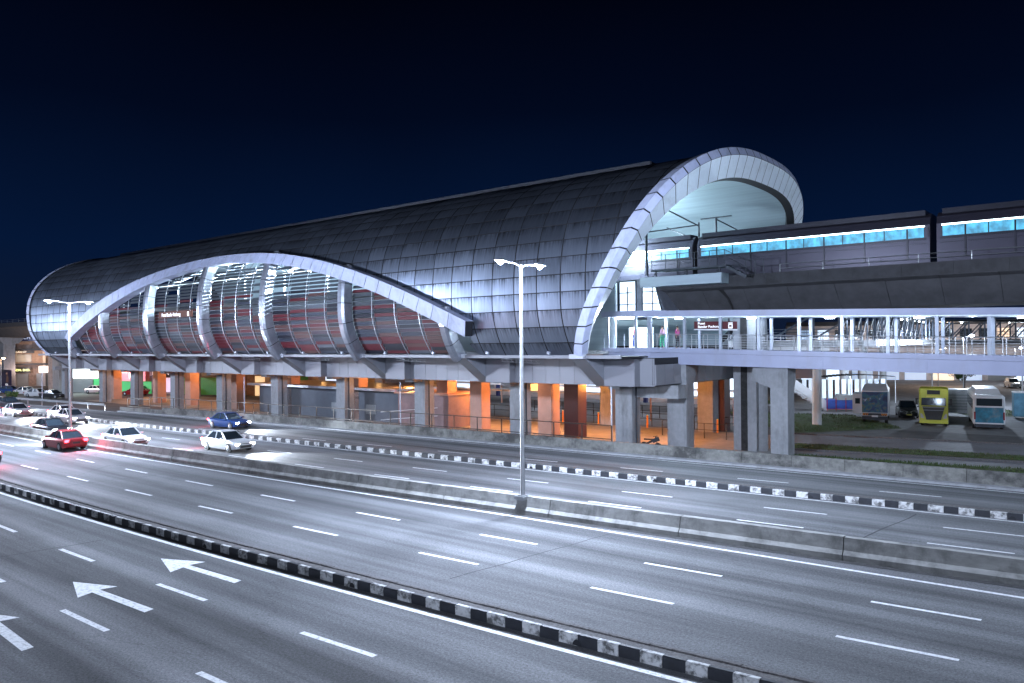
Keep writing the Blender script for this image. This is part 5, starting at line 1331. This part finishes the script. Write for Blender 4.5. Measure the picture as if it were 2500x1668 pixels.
# ------------------------------------------------------------------ people
def skin_body(name, pts, edges, rad, m_, parent):
    me = bpy.data.meshes.new(name); me.from_pydata(pts, edges, []); me.materials.append(m_)
    o = bpy.data.objects.new(name, me); COL.objects.link(o); o.parent = parent
    o.modifiers.new('Skin', 'SKIN'); 
    if not me.skin_vertices: 
        bpy.context.view_layer.objects.active = o
    lay = me.skin_vertices[0] if me.skin_vertices else None
    if lay:
        for i, rr_ in enumerate(rad): lay.data[i].radius = (rr_, rr_) if not isinstance(rr_, tuple) else rr_
        lay.data[0].use_root = True
    s_ = o.modifiers.new('Sub', 'SUBSURF'); s_.levels = 1; s_.render_levels = 1
    return o
def person(loc, rz, top, legs, label, sitting=False):
    r = thing('person', label, 'person', loc, rz)
    sk_, ck, lk = M['skin'], mat('cloth_top', top, .8), mat('cloth_legs', legs, .8)
    if not sitting:
        P0 = dict(pel=(0, 0, .95), ch=(0, 0, 1.3), nk=(0, 0, 1.47), hd=(.01, 0, 1.58), ht=(.01, 0, 1.70), kL=(.12, .1, .5), aL=(.1, .1, .08), fL=(.24, .1, .04), kR=(-.02, -.1, .5), aR=(-.1, -.1, .08), fR=(.04, -.1, .04), sL=(0, .18, 1.42), eL=(.05, .25, 1.13), wL=(.16, .24, .9), gL=(.2, .23, .82), sR=(0, -.18, 1.42), eR=(-.05, -.25, 1.13), wR=(.02, -.25, .9), gR=(.04, -.25, .81), hL=(0, .09, .9), hR=(0, -.09, .9))
    else:
        P0 = dict(pel=(0, 0, .16), ch=(.08, 0, .5), nk=(.12, 0, .66), hd=(.15, 0, .76), ht=(.16, 0, .88), kL=(.42, .14, .42), aL=(.55, .12, .08), fL=(.68, .12, .04), kR=(.42, -.14, .4), aR=(.55, -.12, .08), fR=(.68, -.12, .04), sL=(.1, .18, .6), eL=(.25, .22, .4), wL=(.42, .16, .42), gL=(.48, .14, .42), sR=(.1, -.18, .6), eR=(.25, -.22, .4), wR=(.42, -.16, .42), gR=(.48, -.14, .42), hL=(.02, .1, .15), hR=(.02, -.1, .15))
    nm = ['pel', 'ch', 'nk', 'hd', 'ht', 'hL', 'kL', 'aL', 'fL', 'hR', 'kR', 'aR', 'fR', 'sL', 'eL', 'wL', 'gL', 'sR', 'eR', 'wR', 'gR']
    rd = [.13, .14, .055, .09, .07, .09, .06, .04, .035, .09, .06, .04, .035, .06, .045, .03, .03, .06, .045, .03, .03]
    ed = [('pel', 'ch'), ('ch', 'nk'), ('nk', 'hd'), ('hd', 'ht'), ('pel', 'hL'), ('hL', 'kL'), ('kL', 'aL'), ('aL', 'fL'), ('pel', 'hR'), ('hR', 'kR'), ('kR', 'aR'), ('aR', 'fR'), ('ch', 'sL'), ('sL', 'eL'), ('eL', 'wL'), ('wL', 'gL'), ('ch', 'sR'), ('sR', 'eR'), ('eR', 'wR'), ('wR', 'gR')]
    skin_body('body', [P0[k] for k in nm], [(nm.index(a), nm.index(b)) for a, b in ed], rd, sk_, r)
    tn_ = ['pel', 'ch', 'sL', 'eL', 'sR', 'eR']; skin_body('shirt', [P0[k] for k in tn_], [(0, 1), (1, 2), (2, 3), (1, 4), (4, 5)], [.155, .165, .08, .062, .08, .062], ck, r)
    tn_ = ['pel', 'hL', 'kL', 'aL', 'hR', 'kR', 'aR']; skin_body('trousers', [P0[k] for k in tn_], [(0, 1), (1, 2), (2, 3), (0, 4), (4, 5), (5, 6)], [.145, .11, .08, .065, .11, .08, .065], lk, r)
    mb = MB(); h_ = Vector(P0['ht']); mb.lathe([(.02, -.06), (.09, -.05), (.10, 0), (.07, .06), (.01, .08)], (h_.x-.02, h_.y, h_.z+.0), 12); ho = mb.build('hair', M['hair'], None, smooth=True); ho.parent = r
    return r
person(W(-31.2, 54.2, 7.22), RZ+R(200), (.5, .03, .08), (.03, .08, .4), 'person in a red top standing on the bridge landing')
person(FB @ Vector((.8, .7, 7.2)), ang+R(180), (.6, .35, .5), (.05, .35, .2), 'person in pink top and green trousers walking on the footbridge')
person(FB @ Vector((2.0, .8, 7.2)), ang, (.6, .1, .3), (.04, .04, .05), 'person in magenta top and dark trousers by the footbridge rail')
person(W(-25.2, 49.2, GZ), RZ+R(200), (.03, .04, .04), (.04, .04, .05), 'person in dark clothes sitting on the ground behind the retaining wall', sitting=True)
o = thing('carrier_bag', 'small pale bag lying beside the seated person', 'bag', W(-24.4, 49.1, GZ), 0)
mb = MB(STZ); mb.loft([[(-24.55, 48.95, GZ), (-24.2, 48.95, GZ), (-24.2, 49.2, GZ), (-24.55, 49.2, GZ)], [(-24.6, 48.9, GZ+.2), (-24.15, 48.92, GZ+.22), (-24.18, 49.25, GZ+.18), (-24.57, 49.22, GZ+.2)], [(-24.45, 49.0, GZ+.36), (-24.3, 49.0, GZ+.38), (-24.32, 49.12, GZ+.36), (-24.45, 49.12, GZ+.36)]], True, True); mb.build('sack', M['white'], o)
o = thing('motorcycle', 'dark parked motorcycle beside the white concrete column', 'motorcycle', W(-29.2, 53.0, GZ), RZ)
mb = MB(STZ)
for x_ in (-29.8, -28.6): mb.lathe([(.22, -.05), (.3, -.04), (.3, .04), (.22, .05)], (x_, 53, GZ+.3), 14, 'Y')
w_ = mb.build('wheels', M['rub'], o)
mb = MB(STZ); mb.beam((-29.8, 53, GZ+.35), (-29.0, 53, GZ+.75), .1, .15); mb.beam((-29.0, 53, GZ+.7), (-28.55, 53, GZ+.9), .2, .3); mb.cbox((-29.4, 53, GZ+.82), (.7, .24, .1)); mb.beam((-28.6, 53, GZ+.3), (-28.8, 53, GZ+1.05), .06, .06); mb.cbox((-28.82, 53, GZ+1.08), (.05, .6, .05)); mb.build('body', M['dsteel'], o)

o = thing('hanging_sign', 'blank yellow sign box hung below the station deck between the columns', 'sign', W(-47, 62, 3.3), RZ)
mb = MB(STZ); mb.box(-48.6, -45.4, 61.9, 62.1, 2.9, 3.6); mb.build('box', emit('yellow_sign_box', (1, .62, .12), .9), o)
mb = MB(STZ); [mb.box(x_-.03, x_+.03, 61.97, 62.03, 3.61, 4.59) for x_ in (-48, -46)]; mb.build('hangers', M['dsteel'], o)
# ------------------------------------------------------------------ near-side lamp row behind the camera (unseen posts added to light the roof front)
for i, (s, t_, lb) in enumerate([(-6, -6, 'added galvanised lamp post on the verge behind the viewpoint'), (-48, -5, 'added galvanised lamp post on the near verge outside the left of the view'), (34, -6, 'added galvanised lamp post on the near verge far to the right')]):
    o = copy_tree(lamp0); o.location = W(s, t_, .2); o.rotation_euler = (0, 0, RZ); o['label'] = lb; o['group'] = 'added lamp posts on the near verge'
    for sg_ in (-1, 1): light('SPOT', W(s, t_+sg_*1.42, 10.35), 8000, COOL, size=.16, spot=70, blend=1, aim=W(s-8, t_+45, 1)); light('POINT', W(s, t_+sg_*1.42, 10.35), 1500, COOL, size=.16)

# ------------------------------------------------------------------ world: night sky
w = bpy.data.worlds.new('World'); sc.world = w; w.use_nodes = True; nt = w.node_tree; N = nt.nodes.new; L = nt.links.new
bg = nt.nodes['Background']; tc = N('ShaderNodeTexCoord'); sx = N('ShaderNodeSeparateXYZ'); L(tc.outputs['Generated'], sx.inputs[0])
cr = N('ShaderNodeValToRGB'); e = cr.color_ramp.elements
e[0].position = 0; e[0].color = (.0050, .0105, .030, 1); e[1].position = .45; e[1].color = (.0003, .0004, .0022, 1)
x = e.new(.12); x.color = (.0016, .0085, .036, 1); x = e.new(.28); x.color = (.0006, .0028, .0125, 1)
nz = N('ShaderNodeTexNoise'); nz.inputs['Scale'].default_value = 2.2; nz.inputs['Detail'].default_value = 2; L(tc.outputs['Generated'], nz.inputs['Vector'])
ml = N('ShaderNodeMath'); ml.operation = 'MULTIPLY_ADD'; L(nz.outputs['Fac'], ml.inputs[0]); ml.inputs[1].default_value = .10; L(sx.outputs['Z'], ml.inputs[2])
ad = N('ShaderNodeMath'); ad.operation = 'SUBTRACT'; L(ml.outputs[0], ad.inputs[0]); ad.inputs[1].default_value = .05
L(ad.outputs[0], cr.inputs[0]); L(cr.outputs[0], bg.inputs['Color']); bg.inputs['Strength'].default_value = 1.0

# ------------------------------------------------------------------ camera
cam = bpy.data.cameras.new('Camera'); co = bpy.data.objects.new('Camera', cam); COL.objects.link(co); sc.camera = co
cam.sensor_width = 36; cam.lens = 36*1775/2350; cam.clip_end = 5000; cam.clip_start = .1
cam.shift_y = 6/2350
co.matrix_world = Matrix.Translation((0, 0, 7.6)) @ Matrix.Rotation(R(90), 4, 'X') @ Matrix.Rotation(R(-.5), 4, 'Z')
sc.view_settings.view_transform = 'Standard'; sc.view_settings.look = 'None'; sc.view_settings.exposure = 0; sc.view_settings.gamma = 1
sc.cycles.use_denoising = True; sc.cycles.max_bounces = 6; sc.cycles.diffuse_bounces = 3; sc.cycles.sample_clamp_indirect = 4
